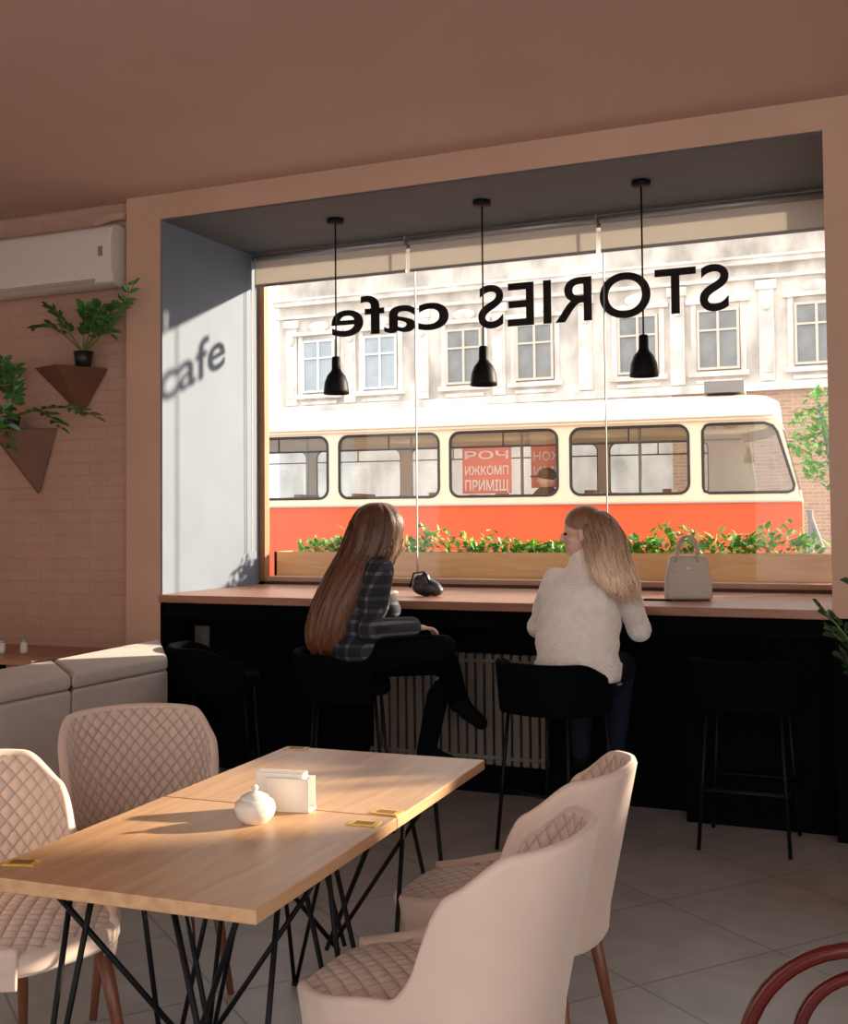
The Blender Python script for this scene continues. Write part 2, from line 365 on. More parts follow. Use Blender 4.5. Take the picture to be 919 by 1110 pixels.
bld=root('building',(-9,26,-0.4),label='old pale stucco townhouse with moulded cornices across the street',category='building')
b=B(); b.box(-15.4,8,26,34,4.2,8.3)
mk('facade_wall',b,M['stucco'],bld)
b=B(); b.box(-15.4,-5.2,26,34,-0.4,4.2); mk('ground_floor_wall',b,M['stucco2'],bld)
b=B(); b.box(-5.2,8,26,34,-0.4,4.2); mk('brick_wall',b,M['obrick'],bld,label='orange brick ground-floor wall')
b=B()
for z0,z1,p in ((4.2,4.38,0.16),(6.66,6.74,0.10),(6.98,7.10,0.18),(7.10,7.16,0.24),(8.1,8.4,0.5)):
    b.box(-15.5,8.1,26-p,26.0,z0,z1)
mk('cornice',b,M['stucco2'],bld)
x=-15.2
while x<2: mk('cornice_bracket',B().box(x,x+0.2,25.65,26,7.78,8.1),M['stucco2'],bld); x+=1.0
WX=[-14.2,-12.45,-10.2,-8.4,-5.94,-4.14,-2.06,0.1]
def bwindow(mf,mg,name='building_window'):
    b=B(); w=0.46
    b.box(-w,w,-0.06,0.02,0,1.35,1)
    for x0,x1,z0,z1 in ((-w,-w+0.055,0,1.35),(w-0.055,w,0,1.35),(-w,w,0,0.055),(-w,w,1.295,1.35),(-0.028,0.028,0,1.35),(-w,w,0.86,0.905)):
        b.box(x0,x1,-0.10,0.0,z0,z1,0)
    return mk(name,b,[mf,mg],None)
wa=bwindow(M['wframe'],M['bwinl']); wb=bwindow(M['oframe'],M['bwin'])
for i,x in enumerate(WX):
    src=wa if i<2 else wb
    o=src.copy(); COL.objects.link(o); o.location=(x,26,4.72); setpar(o,bld)
    b=B(); b.box(x-0.60,x-0.48,25.95,26,4.6,6.25); b.box(x+0.48,x+0.60,25.95,26,4.6,6.25)
    b.box(x-0.7,x+0.7,25.87,26,6.2,6.30); b.box(x-0.66,x+0.66,25.87,26,4.57,4.68)
    b.ell((x,25.95,6.42),(0.30,0.05,0.14),seg=14,rings=6); b.box(x-0.5,x+0.5,25.95,26,4.42,4.5)
    mk('window_surround',b,M['stucco2'],bld)
bpy.data.objects.remove(wa); bpy.data.objects.remove(wb)
for x in (-15.0,-13.3,-11.3,-9.3,-7.17,-5.04,-3.1,-1.0):
    b=B(); b.box(x-0.16,x+0.16,25.93,26,4.42,6.62); b.box(x-0.22,x+0.22,25.88,26,6.42,6.62)
    b.box(x-0.10,x+0.10,25.91,25.93,4.6,5.75)
    b.ell((x,25.9,6.1),(0.11,0.05,0.15),seg=10,rings=6)
    mk('pilaster_strip',b,M['stucco2'],bld)

tr=root('street_tree',(-1.3,19,-0.4),label='green leafy street tree beside the brick wall',category='tree')
mk('trunk',B().tube([(-1.2,19,-0.4),(-1.25,19,1.2),(-1.3,19,2.3),(-1.5,19,3.2)],[0.14,0.11,0.08,0.03]),M['grey'],tr,smooth=True)
def leafcloud(b,c,r,n,sz,mi=0,rnd=random):
    for _ in range(n):
        while True:
            p=V((rnd.uniform(-1,1),rnd.uniform(-1,1),rnd.uniform(-1,1)))
            if p.length<1: break
        q=V((p.x*r[0],p.y*r[1],p.z*r[2]))+V(c)
        d=V((rnd.uniform(-1,1),rnd.uniform(-1,1),rnd.uniform(-0.6,1))).normalized(); x,y=frame_from(d)
        s=sz*rnd.uniform(0.6,1.3)
        b.add([q-d*s,q+x*s*0.5+y*s*0.12,q+d*s,q-x*s*0.5+y*s*0.12],[(0,1,2,3)],mi)
b=B(); leafcloud(b,(-1.3,19,2.7),(0.7,0.6,0.85),650,0.09); leafcloud(b,(-0.9,19,1.9),(0.5,0.5,0.5),200,0.09)
mk('tree_foliage',b,M['leaf'],tr,kind='stuff',recalc=False)
b=B(); b.tube([(-0.98,11.2,-0.4),(-0.98,11.2,1.55)],0.025); b.tube([(-1.0,11.2,1.55),(-0.88,11.2,1.2)],0.02)
mk('street_post',b,M['grey'],None,label='thin grey metal street post standing beside the road',category='post')

# ------------------------------------------------------------ tram (local s axis from right end)
ta=math.radians(5); TX,TY=-1.10,11.72
tdir=V((-math.cos(ta),-math.sin(ta),0)); tnor=V((-math.sin(ta),math.cos(ta),0))
def T(s,w,z): return V((TX,TY,0))+tdir*s+tnor*w+V((0,0,z))
tram=root('tram',(T(6,1.2,-0.4)),label='cream and red vintage tram passing along the street',category='tram')
TL=12.5; TW=2.4
wins=[(1.07,2.26),(2.40,3.56),(3.69,4.84),(4.98,6.18),(6.32,7.5),(7.64,8.8),(8.94,10.1)]
def rr(x0,x1,z0,z1,r,n=5):
    pts=[]
    for cx,cz,a0 in ((x1-r,z1-r,0),(x0+r,z1-r,pi/2),(x0+r,z0+r,pi),(x1-r,z0+r,1.5*pi)):
        for k in range(n+1):
            a=a0+pi/2*k/n; pts.append((cx+r*math.cos(a),cz+r*math.sin(a)))
    return pts
def endwin():
    return [(0.93,1.79),(0.93,2.35),(0.90,2.40),(0.86,2.41),(0.34,2.41),(0.26,2.38),(0.22,2.32),(0.07,1.80),(0.08,1.75),(0.13,1.73),(0.87,1.73),(0.92,1.75)]
def panel_mesh(outer,holes,ext):
    cu=bpy.data.curves.new('p','CURVE'); cu.dimensions='2D'; cu.fill_mode='BOTH'; cu.extrude=ext
    for pl in [outer]+holes:
        sp=cu.splines.new('POLY'); sp.points.add(len(pl)-1)
        for i,(x,y) in enumerate(pl): sp.points[i].co=(x,y,0,1)
        sp.use_cyclic_u=True
    return curve_mesh(cu)
for w in (0.0,TW):
    nr=(w==0.0)
    outer=[(0.0,1.63),(0.02,1.70),(0.20,2.47),(TL,2.47),(TL,1.63)] if nr else [(0.5,1.63),(0.6,2.47),(TL,2.47),(TL,1.63)]
    holes=[rr(a,c,1.73,2.41,0.10) for a,c in wins]+([endwin()] if nr else [])
    me=panel_mesh(outer,holes,0.02)
    for v in me.vertices:
        v.co=T(v.co.x,w+v.co.z,v.co.y)
    me.materials.clear(); me.materials.append(M['cream'])
    o=bpy.data.objects.new('side_panel',me); COL.objects.link(o); setpar(o,tram)
    s0=0.0 if nr else 0.5
    b=B(); b.add([T(s,w+dw,z) for s,z in ((s0,-0.05),(s0,1.63),(TL,1.63),(TL,-0.05)) for dw in (-0.03,0.03)],
        [(0,2,4,6),(1,7,5,3),(0,1,3,2),(2,3,5,4),(4,5,7,6),(6,7,1,0)])
    mk('lower_panel',b,M['red'],tram)
    for (a,c) in wins:
        pl=rr(a,c,1.73,2.41,0.10)
        b=B(); b.tube([T(x,w-0.02 if w==0 else w,z) for x,z in pl],0.016,seg=6,closed=True,mi=0)
        b.tube([T(a+0.01,w-0.01,2.25),T(c-0.01,w-0.01,2.25)],0.009,seg=6)
        b.tube([T((a+c)/2,w-0.01,2.25),T((a+c)/2,w-0.01,2.41)],0.008,seg=6)
        b.add([T(a,w,1.73),T(c,w,1.73),T(c,w,2.41),T(a,w,2.41)],[(0,1,2,3)],1)
        mk('tram_window',b,[M['gasket'],M['tglass']],tram)
    if nr:
        pl=endwin(); b=B(); b.tube([T(x,w-0.02,z) for x,z in pl],0.016,seg=6,closed=True)
        b.add([T(x,w,z) for x,z in pl],[tuple(range(len(pl)))],1)
        mk('tram_window',b,[M['gasket'],M['tglass']],tram)
b=B()
prof=[(-0.06,2.45),(-0.07,2.50),(-0.02,2.53),(0.05,2.60),(0.25,2.69),(0.6,2.76),(1.2,2.79),(1.8,2.76),(2.15,2.69),(2.35,2.60),(2.42,2.53),(2.47,2.50),(2.46,2.45)]
secs=[(0.22,0.35),(0.22,0.72),(0.34,0.92),(0.6,1.0),(TL,1)]
vs=[];n=len(prof)
for s_,k in secs:
    for w,z in prof: vs.append(T(s_,1.2+(w-1.2)*(0.85+0.15*k) ,2.45+(z-2.45)*k))
fs=[(i*n+j,i*n+j+1,(i+1)*n+j+1,(i+1)*n+j) for i in range(len(secs)-1) for j in range(n-1)]
fs.append(tuple(range(n)))
b.add(vs,fs); mk('roof',b,M['cream'],tram,smooth=True)
b=B(); b.tube([T(0.25,-0.07,2.48),T(TL,-0.07,2.48)],0.010,seg=6)
mk('rain_gutter',b,M['tramin'],tram)
mk('trim_strip',B().tube([T(0.0,-0.045,1.64),T(TL,-0.045,1.64)],0.012,seg=6),M['tramin'],tram)
mk('roof_equipment',B().obox(T(0.75,0.7,2.84),(0.4,0.4,0.12),rotz(ta)),M['grey'],tram)
b=B()
def quadT(pts,mi): b.add([T(*p) for p in pts],[tuple(range(len(pts)))],mi)
E=[(0.0,0.0),(-0.01,0.5),(0.2,1.7),(0.5,2.4)]
for (sa,wa_),(sb_,wb_) in zip(E[:-1],E[1:]):
    quadT([(sa,wa_,-0.05),(sa,wa_,1.63),(sb_,wb_,1.63),(sb_,wb_,-0.05)],0)
    quadT([(sa,wa_,1.63),(sa+0.02,wa_,1.75),(sb_+0.02,wb_,1.75),(sb_,wb_,1.63)],1)
    quadT([(sa+0.02,wa_,1.75),(sa+0.17,wa_,2.36),(sb_+0.17,wb_,2.36),(sb_+0.02,wb_,1.75)],2)
    quadT([(sa+0.17,wa_,2.36),(sa+0.2,wa_,2.47),(sb_+0.2,wb_,2.47),(sb_+0.17,wb_,2.36)],1)
mk('tram_nose',b,[M['red'],M['cream'],M['tglass']],tram)
b=B(); b.add([T(0.5,0.05,1.0),T(TL,0.05,1.0),T(TL,2.35,1.0),T(0.5,2.35,1.0)],[(0,1,2,3)]); mk('tram_floor',b,M['tramin'],tram)
for i,s_ in enumerate((1.3,2.1,3.8,4.7,5.4,6.2)):
    for w in (0.35,1.9):
        b=B(); b.obox(T(s_,w,1.42),(0.09,0.5,0.72),rotz(ta)); b.obox(T(s_+0.22,w,1.35),(0.42,0.5,0.08),rotz(ta))
        mk('tram_seat',b,M['seatbr'],tram)
for s_ in (1.65,2.95,4.25,5.55): mk('tram_pole',B().tube([T(s_,0.7,1.0),T(s_,0.7,2.45)],0.018,seg=6),M['alu'],tram)
mk('tram_handrail',B().tube([T(0.6,0.7,2.3),T(10,0.7,2.3)],0.014,seg=6),M['alu'],tram)
MP_white=mat('poster_white',(0.85,0.78,0.74),0.7); MP_red=mat('poster_red',(0.80,0.20,0.15),0.7)
def signboard(s0,s1,z0,z1,txts,w=0.10):
    b=B(); b.obox(T((s0+s1)/2,w,(z0+z1)/2),(s1-s0,0.01,z1-z0),rotz(ta)); r=mk('window_poster',b,MP_red,tram)
    for txt,za,zb in txts:
        me=text_mesh(txt,0.015); place_text(me,s1-0.03,s0+0.03,za,zb,0,cap=0.7)
        for v in me.vertices: v.co=T(v.co.x,w-0.012+v.co.y*0.5,v.co.z)
        me.materials.clear(); me.materials.append(MP_white)
        o=bpy.data.objects.new('poster_text',me); COL.objects.link(o); setpar(o,r)
signboard(2.92,3.46,1.76,2.26,[('РОЧ',2.13,2.21),('ИЖКОМП',1.96,2.05),('ПРИМІЩ',1.79,1.90)])
signboard(2.42,2.80,1.82,2.30,[('НОЖ',2.12,2.21),('ИМЬ',1.96,2.05)],w=0.5)
pas=root('person',T(2.62,0.45,1.0),label='passenger in a dark cap and jacket seated in the tram',category='person')
b=B(); c=T(2.58,0.26,1.90)
b.ell(c,(0.085,0.085,0.11)); b.ell(c+V((0,0,-0.33)),(0.17,0.13,0.24)); b.tube([c+V((0,0,-0.05)),c+V((0,0,-0.18))],[0.05,0.06]); b.ell(c+V((-0.09,-0.02,-0.01)),(0.02,0.015,0.02))
b.tube([c+V((0.1,-0.1,-0.2)),c+V((0.12,-0.12,-0.45)),c+V((-0.05,-0.14,-0.5))],[0.055,0.045,0.035])
blob('body',b,M['skin'],0.012,4,pas)
b=B(); b.ell(c+V((0,0,-0.32)),(0.20,0.16,0.26)); b.tube([c+V((0.1,-0.1,-0.2)),c+V((0.12,-0.12,-0.47)),c+V((-0.03,-0.14,-0.5))],[0.07,0.06,0.05]); blob('jacket',b,M['pants'],0.012,4,pas)
b=B(); b.ell(c+V((0.01,0,0.05)),(0.1,0.1,0.08)); b.box(c.x-0.16,c.x-0.05,c.y-0.06,c.y+0.06,c.z+0.03,c.z+0.045); mk('cap',b,M['pants'],pas,smooth=True)

# ------------------------------------------------------------ window box with flowers
wbx=root('window_box',(-2.3,7.1,1.0),label='long pine window box with green plants and small flowers',category='planter')
b=B(); b.box(XL+0.02,XR-0.02,6.98,7.0,1.08,1.285); b.box(XL+0.02,XR-0.02,7.2,7.22,1.08,1.285); b.box(XL+0.02,XR-0.02,6.98,7.22,1.04,1.10)
b.box(XL+0.02,XL+0.04,6.98,7.22,1.08,1.285); b.box(XR-0.04,XR-0.02,6.98,7.22,1.08,1.285)
b.box(XL+0.04,XR-0.04,7.0,7.2,1.1,1.25,1)
mk('box',b,[M['planter'],M['soil']],wbx)
b=B()
rnd=random.Random(3)
x=XL+0.25
while x<XR-0.1:
    h=rnd.uniform(0.05,0.14)
    if x>-2.3 and x<-1.75: h*=0.5
    leafcloud(b,(x,7.1,1.28+h*0.6),(0.11,0.09,h*0.9),50,0.036,0,rnd)
    x+=rnd.uniform(0.08,0.15)
mk('foliage',b,M['leaf'],wbx,kind='stuff',recalc=False)
b=B()
for _ in range(16):
    b.ell((rnd.uniform(XL+0.3,XR-0.2),7.05+rnd.uniform(-0.03,0.05),1.33+rnd.uniform(0,0.09)),(0.014,0.014,0.012),seg=6,rings=4)
mk('flowers',b,mat('pale_flower',(0.9,0.55,0.35),0.6),wbx,smooth=True,kind='stuff')

# ------------------------------------------------------------ lettering
let=root('window_lettering',(-2.3,6.83,2.7),label='black mirrored shop lettering stuck on the window glass',category='sign')
me=text_mesh('STORIES',0.012,spacing=1.05); place_text(me,-1.025,-2.585,2.715,2.995,6.836,cap=0.73)
me.materials.clear(); me.materials.append(M['letter']); o=bpy.data.objects.new('word_lettering',me); COL.objects.link(o); setpar(o,let)
me=text_mesh('cafe',0.012); place_text(me,-2.79,-3.64,2.735,3.01,6.836,cap=0.76)
me.materials.clear(); me.materials.append(M['letter']); o=bpy.data.objects.new('word_lettering',me); COL.objects.link(o); setpar(o,let)

# ------------------------------------------------------------ blinds
for x0,x1 in ((-4.17,-3.03),(-3.01,-1.775),(-1.755,-0.43)):
    r=root('roller_blind',((x0+x1)/2,6.7,3.29),label='beige roller blind rolled up at the top of the window',category='blind',group='roller blinds above the window')
    mk('roller_tube',B().tube([(x0,6.7,3.285),(x1,6.7,3.285)],0.022,seg=14),M['alu'],r,smooth=True)
    mk('bracket',B().box(x1-0.004,x1+0.004,6.68,6.72,3.26,ZS-0.012),M['grey'],r)
    mk('fabric',B().box(x0+0.004,x1-0.004,6.718,6.721,3.11,3.285),M['blind'],r)
    mk('hem_bar',B().box(x0+0.004,x1-0.004,6.713,6.727,3.092,3.11),M['alu'],r)
b=B(); b.tube([(-4.16,6.66,3.27),(-4.16,6.66,1.3),(-4.13,6.66,1.3),(-4.13,6.66,3.27)],0.003,seg=6)
mk('blind_chain',b,M['white'],None,smooth=True,label='thin white blind pull chain hanging by the reveal',category='chain')

# ------------------------------------------------------------ pendant lamps
for i,x in enumerate((-3.23,-2.286,-1.37)):
    r=root('pendant_lamp',(x,6.12,ZS-0.012),label='small black bell-shaped pendant lamp on a thin cord',category='lamp',group='pendant lamps above the counter')
    z=2.26
    mk('canopy',B().lathe([(0,0),(0.052,0),(0.052,-0.022),(0.045,-0.03),(0,-0.03)],(x,6.12,ZS-0.012)),M['metalblk'],r,smooth=True)
    mk('cord',B().tube([(x,6.12,ZS-0.03),(x,6.12,z+0.22)],0.005,seg=8),M['metalblk'],r,smooth=True)
    mk('lamp_shade',B().lathe([(0,0.225),(0.02,0.225),(0.026,0.218),(0.027,0.15),(0.034,0.135),(0.055,0.11),(0.07,0.07),(0.076,0.02),(0.077,0),(0.073,0),(0.071,0.03),(0.062,0.075),(0.04,0.11),(0,0.12)],(x,6.12,z)),M['metalblk'],r,smooth=True)
    mk('bulb',B().ell((x,6.12,z+0.045),(0.030,0.030,0.034)),M['lampin'],r,smooth=True)

# ------------------------------------------------------------ counter
ct=root('bar_counter',(-2.3,6.2,0),label='long reddish wood window counter with black base',category='counter')
mk('counter_top',B().box(XL+0.014,XR,5.66,YG,1.025,1.07),M['counter'],ct,bevel=0.004)
b=B(); b.box(XL,-1.1,6.0,6.03,0,1.025); b.box(-1.1,XR,5.80,5.83,0,1.025); b.box(-1.12,-1.1,5.8,6.03,0,1.025)
b.box(XL,XL+0.02,5.70,6.0,0,1.025)
mk('base_panel',b,M['black'],ct)
mk('apron',B().box(XL,XR,5.70,5.72,0.93,1.025),M['black'],ct)
b=B(); b.box(-4.15,-4.05,5.983,5.998,0.72,0.86); b.ell((-4.1,5.983,0.79),(0.025,0.006,0.025))
mk('power_outlet',b,M['rad'],None,bevel=0.003,label='white wall socket on the black panel under the counter',category='socket')
rad=root('radiator',(-2.47,5.93,0.1),label='cream column radiator under the counter',category='radiator')
x=-2.90
while x<-1.90:
    mk('radiator_column',B().box(x,x+0.04,5.92,5.96,0.17,0.77),M['rad'],rad,bevel=0.008); x+=0.052
mk('radiator_pipe',B().tube([(-2.92,5.93,0.0),(-2.92,5.93,0.21),(-1.88,5.93,0.21)],0.012),M['rad'],rad,smooth=True)
mk('radiator_pipe',B().tube([(-2.92,5.93,0.73),(-1.88,5.93,0.73)],0.012),M['rad'],rad,smooth=True)

# ------------------------------------------------------------ bar stool
def squircle_pad(hx,hy,z0,z1,dome=0.015,cx=0,cy=0,quilt=0,pitch=0.055,taper=0.0):
    b=B(); vs=[];fs=[]
    seg=96; NR=26
    def outline(a,k):
        e=3.2; ca,sa=math.cos(a),math.sin(a); q=(abs(ca)**e+abs(sa)**e)**(-1/e)
        return ca*q*k,sa*q*k
    th=z1-z0
    sec=[(0.93,0),(0.985,0.012),(1.0,0.3*th),(1.0,0.75*th),(0.985,0.9*th)]
    allr=[(k,z0+z) for k,z in sec]+[(0.95-0.95*i/NR,None) for i in range(NR)]
    for k,z in allr:
        for j in range(seg):
            a=2*pi*j/seg; x,y=outline(a,k); X=cx+x*hx; Y=cy+y*hy*(1-taper*x)
            if z is None:
                zz=z1+dome*(1-k**2)
                if quilt:
                    p=(X+Y)/pitch; q=(X-Y)/pitch
                    zz+=quilt*(abs(math.sin(pi*p))*abs(math.sin(pi*q)))**0.45*min(1,(1-k)*6)-quilt*0.5
            else: zz=z
            vs.append((X,Y,zz))
    m=len(allr)
    for i in range(m-1):
        for j in range(seg):
            j2=(j+1)%seg; b.f.append((i*seg+j,i*seg+j2,(i+1)*seg+j2,(i+1)*seg+j)); b.m.append(1 if (quilt and i>=5) else 0)
    b.v=vs
    b.f.append(tuple(range(seg))[::-1]); b.f.append(tuple((m-1)*seg+j for j in range(seg))); b.m+=[0,1 if quilt else 0]
    return b
def shell(th_max,Hf,z0,rxb,rxf,ry,flare,lean,thick,zref,zr,nth=72,nz=22,quilt=0,pitch=0.055,zq=0.45,rim=0.012,inner_mi=0):
    b=B(); vs=[]; 
    def pos(th,z,off):
        f=1+flare*max(-0.25,(z-zref)/zr); c=math.cos(th); s_=math.sin(th)
        e=2.5; q=(abs(c)**e+abs(s_)**e)**(-1/e)
        rx=(rxb if c>0 else rxf)
        x=-c*q*(rx*f-off)-lean*max(0,(z-zref)/zr)*max(0,c); y=s_*q*(ry*f-off)
        return V((x,y,z))
    cols=[]
    for i in range(nth+1):
        th=-th_max+2*th_max*i/nth; H=Hf(abs(th)); col=[]
        for j in range(nz+1):
            z=z0+(H-z0)*j/nz; col.append(pos(th,z,0))
        col.append(pos(th,H+rim,thick*0.25)); col.append(pos(th,H+rim,thick*0.75))
        arc=th*0.30
        for j in range(nz,-1,-1):
            z=z0+(H-z0)*j/nz; off=thick
            if quilt and z>zq-0.02:
                p=(arc+z)/pitch; q=(arc-z)/pitch
                edge=min(1,max(0,(H-z)/0.03))*min(1,max(0,(th_max-abs(th))/0.15))
                off+=quilt*(abs(math.sin(pi*p))*abs(math.sin(pi*q)))**0.45*edge
            col.append(pos(th,z,off))
        cols.append(col)
    m=len(cols[0])
    for c in cols: vs+=c
    for i in range(nth):
        for j in range(m): 
            j2=(j+1)%m; b.f.append((i*m+j,(i+1)*m+j,(i+1)*m+j2,i*m+j2)); b.m.append(inner_mi if nz+3<=j<m-1 else 0)
    b.v=[tuple(v) for v in vs]
    b.f.append(tuple(range(m))); b.f.append(tuple(nth*m+j for j in range(m))[::-1]); b.m+=[0,0]
    return b
def sstep(x): x=max(0,min(1,x)); return x*x*(3-2*x)
stool=root('bar_stool')
mk('seat',squircle_pad(0.21,0.21,0.655,0.715,0.012),M['stoolfab'],stool,smooth=True)
mk('backrest',shell(math.radians(112),lambda a:0.85-0.07*sstep((a-1.0)/0.9),0.63,0.24,0.24,0.245,0.05,0.02,0.035,0.6,0.25,nth=48,nz=8),M['stoolfab'],stool,smooth=True)
for sx in (-1,1):
    for sy in (-1,1):
        mk('leg',B().tube([(sx*0.15,sy*0.16,0.66),(sx*0.20,sy*0.20,0.0)],0.009,seg=8),M['metalblk'],stool,smooth=True)
q=[(0.185,0.19),(-0.185,0.19),(-0.185,-0.19),(0.185,-0.19)]
mk('footrest',B().tube([(x,y,0.27) for x,y in q],0.008,seg=8,closed=True),M['metalblk'],stool,smooth=True)
gs='black bar stools at the counter'
def ang(fx,fy): return math.atan2(fy,fx)
copy_thing(stool,(-3.42,5.15,0),ang(0.75,0.66),label='empty black low-back bar stool with thin metal legs',category='stool',group=gs)
copy_thing(stool,(-2.66,5.14,0),ang(0.85,0.53),label='black bar stool carrying the woman in plaid shirt',category='stool',group=gs)
copy_thing(stool,(-1.58,5.14,0),ang(0.3,0.95),label='black bar stool carrying the woman in white jacket',category='stool',group=gs)
copy_thing(stool,(-0.78,5.54,0),ang(0,1),label='empty black bar stool in the shade beneath the counter',category='stool',group=gs)
for c in list(stool.children): bpy.data.objects.remove(c)
bpy.data.objects.remove(stool)

# ------------------------------------------------------------ dining chairs
chair=root('dining_chair')
def Hc(a):
    a=math.degrees(a)
    return 0.840-0.015*min(1,a/60)**2 - 0.08*sstep((a-48)/28)-0.235*sstep((a-72)/28)-0.035*sstep((a-98)/40)
o=mk('backrest',shell(math.radians(146),Hc,0.385,0.225,0.375,0.246,0.15,0.045,0.028,0.45,0.38,nth=150,nz=34,quilt=0.004,pitch=0.05,inner_mi=1),[M['velvet'],M['quilt']],chair,smooth=True)
set_uv(o,lambda c:(math.atan2(c.y,-c.x)*0.30,c.z))
o=mk('seat',squircle_pad(0.275,0.222,0.41,0.472,0.026,quilt=0.003,cx=0.075,pitch=0.05),[M['velvet'],M['quilt']],chair,smooth=True)
set_uv(o,lambda c:(c.x,c.y))
for sx in (-1,1):
    for sy in (-1,1):
        mk('leg',B().tube([(0.05+sx*0.18,sy*0.16,0.42),(0.05+sx*0.25,sy*0.215,0.0)],[0.022,0.011],seg=12),M['legwood'],chair,smooth=True)
gc='quilted dining chairs around the table'
copy_thing(chair,(-0.975,2.42,0),ang(-1,0.02),label='beige velvet dining chair seen beside the near table half',category='chair',group=gc)
copy_thing(chair,(-1.04,3.07,0),ang(-1,0.0),label='beige velvet dining chair beside the far table end',category='chair',group=gc)
copy_thing(chair,(-2.44,3.22,0),ang(0.75,-0.66),label='beige quilted dining chair by the sofa with rounded back',category='chair',group=gc)
copy_thing(chair,(-2.31,2.41,0),ang(0.97,-0.25),label='beige quilted dining chair with seat pulled out from table',category='chair',group=gc)
for c in list(chair.children): bpy.data.objects.remove(c)
bpy.data.objects.remove(chair)

# ------------------------------------------------------------ tables
tab=root('dining_table')
mk('table_top',B().box(-0.35,0.35,-0.368,0.368,0.72,0.75),M['tabletop'],tab,bevel=0.003)
mk('frame',B().box(-0.28,0.28,-0.30,-0.27,0.705,0.72).box(-0.28,0.28,0.27,0.30,0.705,0.72).box(-0.02,0.02,-0.3,0.3,0.705,0.72),M['metalblk'],tab)
for sx in (-1,1):
    for sy in (-1,1):
        b=B()
        b.tube([(sx*0.10,sy*0.28,0.71),(sx*0.27,sy*0.27,0.008)],0.007,seg=8)
        b.tube([(sx*0.27,sy*0.12,0.71),(sx*0.275,sy*0.27,0.008)],0.007,seg=8)
        b.tube([(sx*0.25,sy*0.25,0.71),(-sx*0.02,sy*0.02,0.25)],0.007,seg=8)
        b.tube([(sx*0.262,sy*0.27,0.008),(sx*0.282,sy*0.27,0.008)],0.009,seg=8)
        mk('leg',b,M['metalblk'],tab,smooth=True)
gt='wooden dining tables pushed together'
tr_=math.radians(2.8); tc_=V((-1.610,2.69,0)); td=V((-math.sin(tr_),math.cos(tr_),0))
copy_thing(tab,tc_-td*0.37,tr_,label='wooden dining table with black wire legs and sugar bowl',category='table',group=gt)
copy_thing(tab,tc_+td*0.37,tr_,label='wooden dining table with black wire legs nearer the counter',category='table',group=gt)
for c in list(tab.children): bpy.data.objects.remove(c)
bpy.data.objects.remove(tab)
bx,by=-1.575,2.53
sb=root('sugar_bowl',(bx,by,0.75),label='small round white ceramic sugar bowl with lid',category='bowl')
mk('bowl',B().lathe([(0,0),(0.03,0),(0.034,0.004),(0.048,0.018),(0.053,0.036),(0.048,0.054),(0.036,0.062),(0.034,0.062),(0,0.058)],(bx,by,0.75)),M['ceram'],sb,smooth=True)
mk('lid',B().lathe([(0.037,0.061),(0.036,0.066),(0.02,0.075),(0.006,0.078),(0.006,0.081),(0.010,0.086),(0.008,0.093),(0,0.095)],(bx,by,0.75)),M['ceram'],sb,smooth=True)
nh=root('napkin_holder',(-1.56,2.67,0.75),label='white napkin holder filled with folded paper napkins',category='napkin holder')
rr_=rotz(math.radians(10))
b=B(); c0=V((-1.555,2.675,0.75))
for k in (-1,1): b.obox(c0+rr_@V((0,k*0.025,0.045)),(0.12,0.004,0.085),rr_)
b.obox(c0+V((0,0,0.003)),(0.125,0.058,0.006),rr_)
mk('holder',b,M['ceram'],nh,bevel=0.002)
for k in range(7): mk('napkin',B().obox(c0+rr_@V((0.004*((k*3)%3-1)-0.02,-0.018+k*0.006,0.052+0.002*(k%3))),(0.13,0.0045,0.09),rr_),M['paper'],nh)
mprint=mat('dark_print',(0.25,0.13,0.03),0.6)
for i,(x,y,a) in enumerate(((-1.88,2.04,0.3),(-1.31,2.62,0.1),(-1.305,2.74,0.0),(-1.94,3.38,0.2))):
    b=B(); b.obox((x,y,0.7515),(0.075,0.045,0.003),rotz(a)); 
    b.obox((x,y,0.7533),(0.05,0.028,0.0006),rotz(a),1)
    mk('table_card',b,[M['yellow'],mprint],None,label='small yellow printed card lying on the table corner',category='card',group='yellow cards on the tables')

# ------------------------------------------------------------ sofa
sf=root('sofa',(-3.9,4.3,0),label='pale beige upholstered sofa with a thick backrest',category='sofa')
for poly in ([(-3.48,2.9),(-3.48,4.075),(-3.92,4.46),(-3.92,2.9)],[(-3.48,4.08),(-3.48,4.78),(-4.02,5.45),(-3.93,4.475)]):
    mk('backrest',B().prism(poly,0.08,0.765),M['sofa'],sf,bevel=0.015,bseg=3)
    mk('top_cushion',B().prism(poly,0.768,0.84),M['sofa'],sf,bevel=0.022,bseg=4)
mk('seat',B().box(-4.5,-3.94,2.9,4.9,0.1,0.45),M['sofa'],sf,bevel=0.04,bseg=4)
for x,y in ((-3.6,3.0),(-3.6,4.6),(-4.4,3.0),(-4.4,4.8)): mk('leg',B().tube([(x,y,0),(x,y,0.1)],0.02,seg=10),M['legwood'],sf,smooth=True)
t2=root('cafe_table',(-4.95,5.15,0),label='dark wooden cafe table beyond the sofa',category='table')
mk('table_top',B().box(-5.6,-4.5,4.95,5.6,0.72,0.75),M['counter'],t2,bevel=0.004)
mk('leg',B().tube([(-5.05,5.3,0.02),(-5.05,5.3,0.72)],0.03,seg=12).lathe([(0,0),(0.2,0),(0.2,0.015),(0,0.02)],(-5.05,5.3,0)),M['metalblk'],t2,smooth=True)
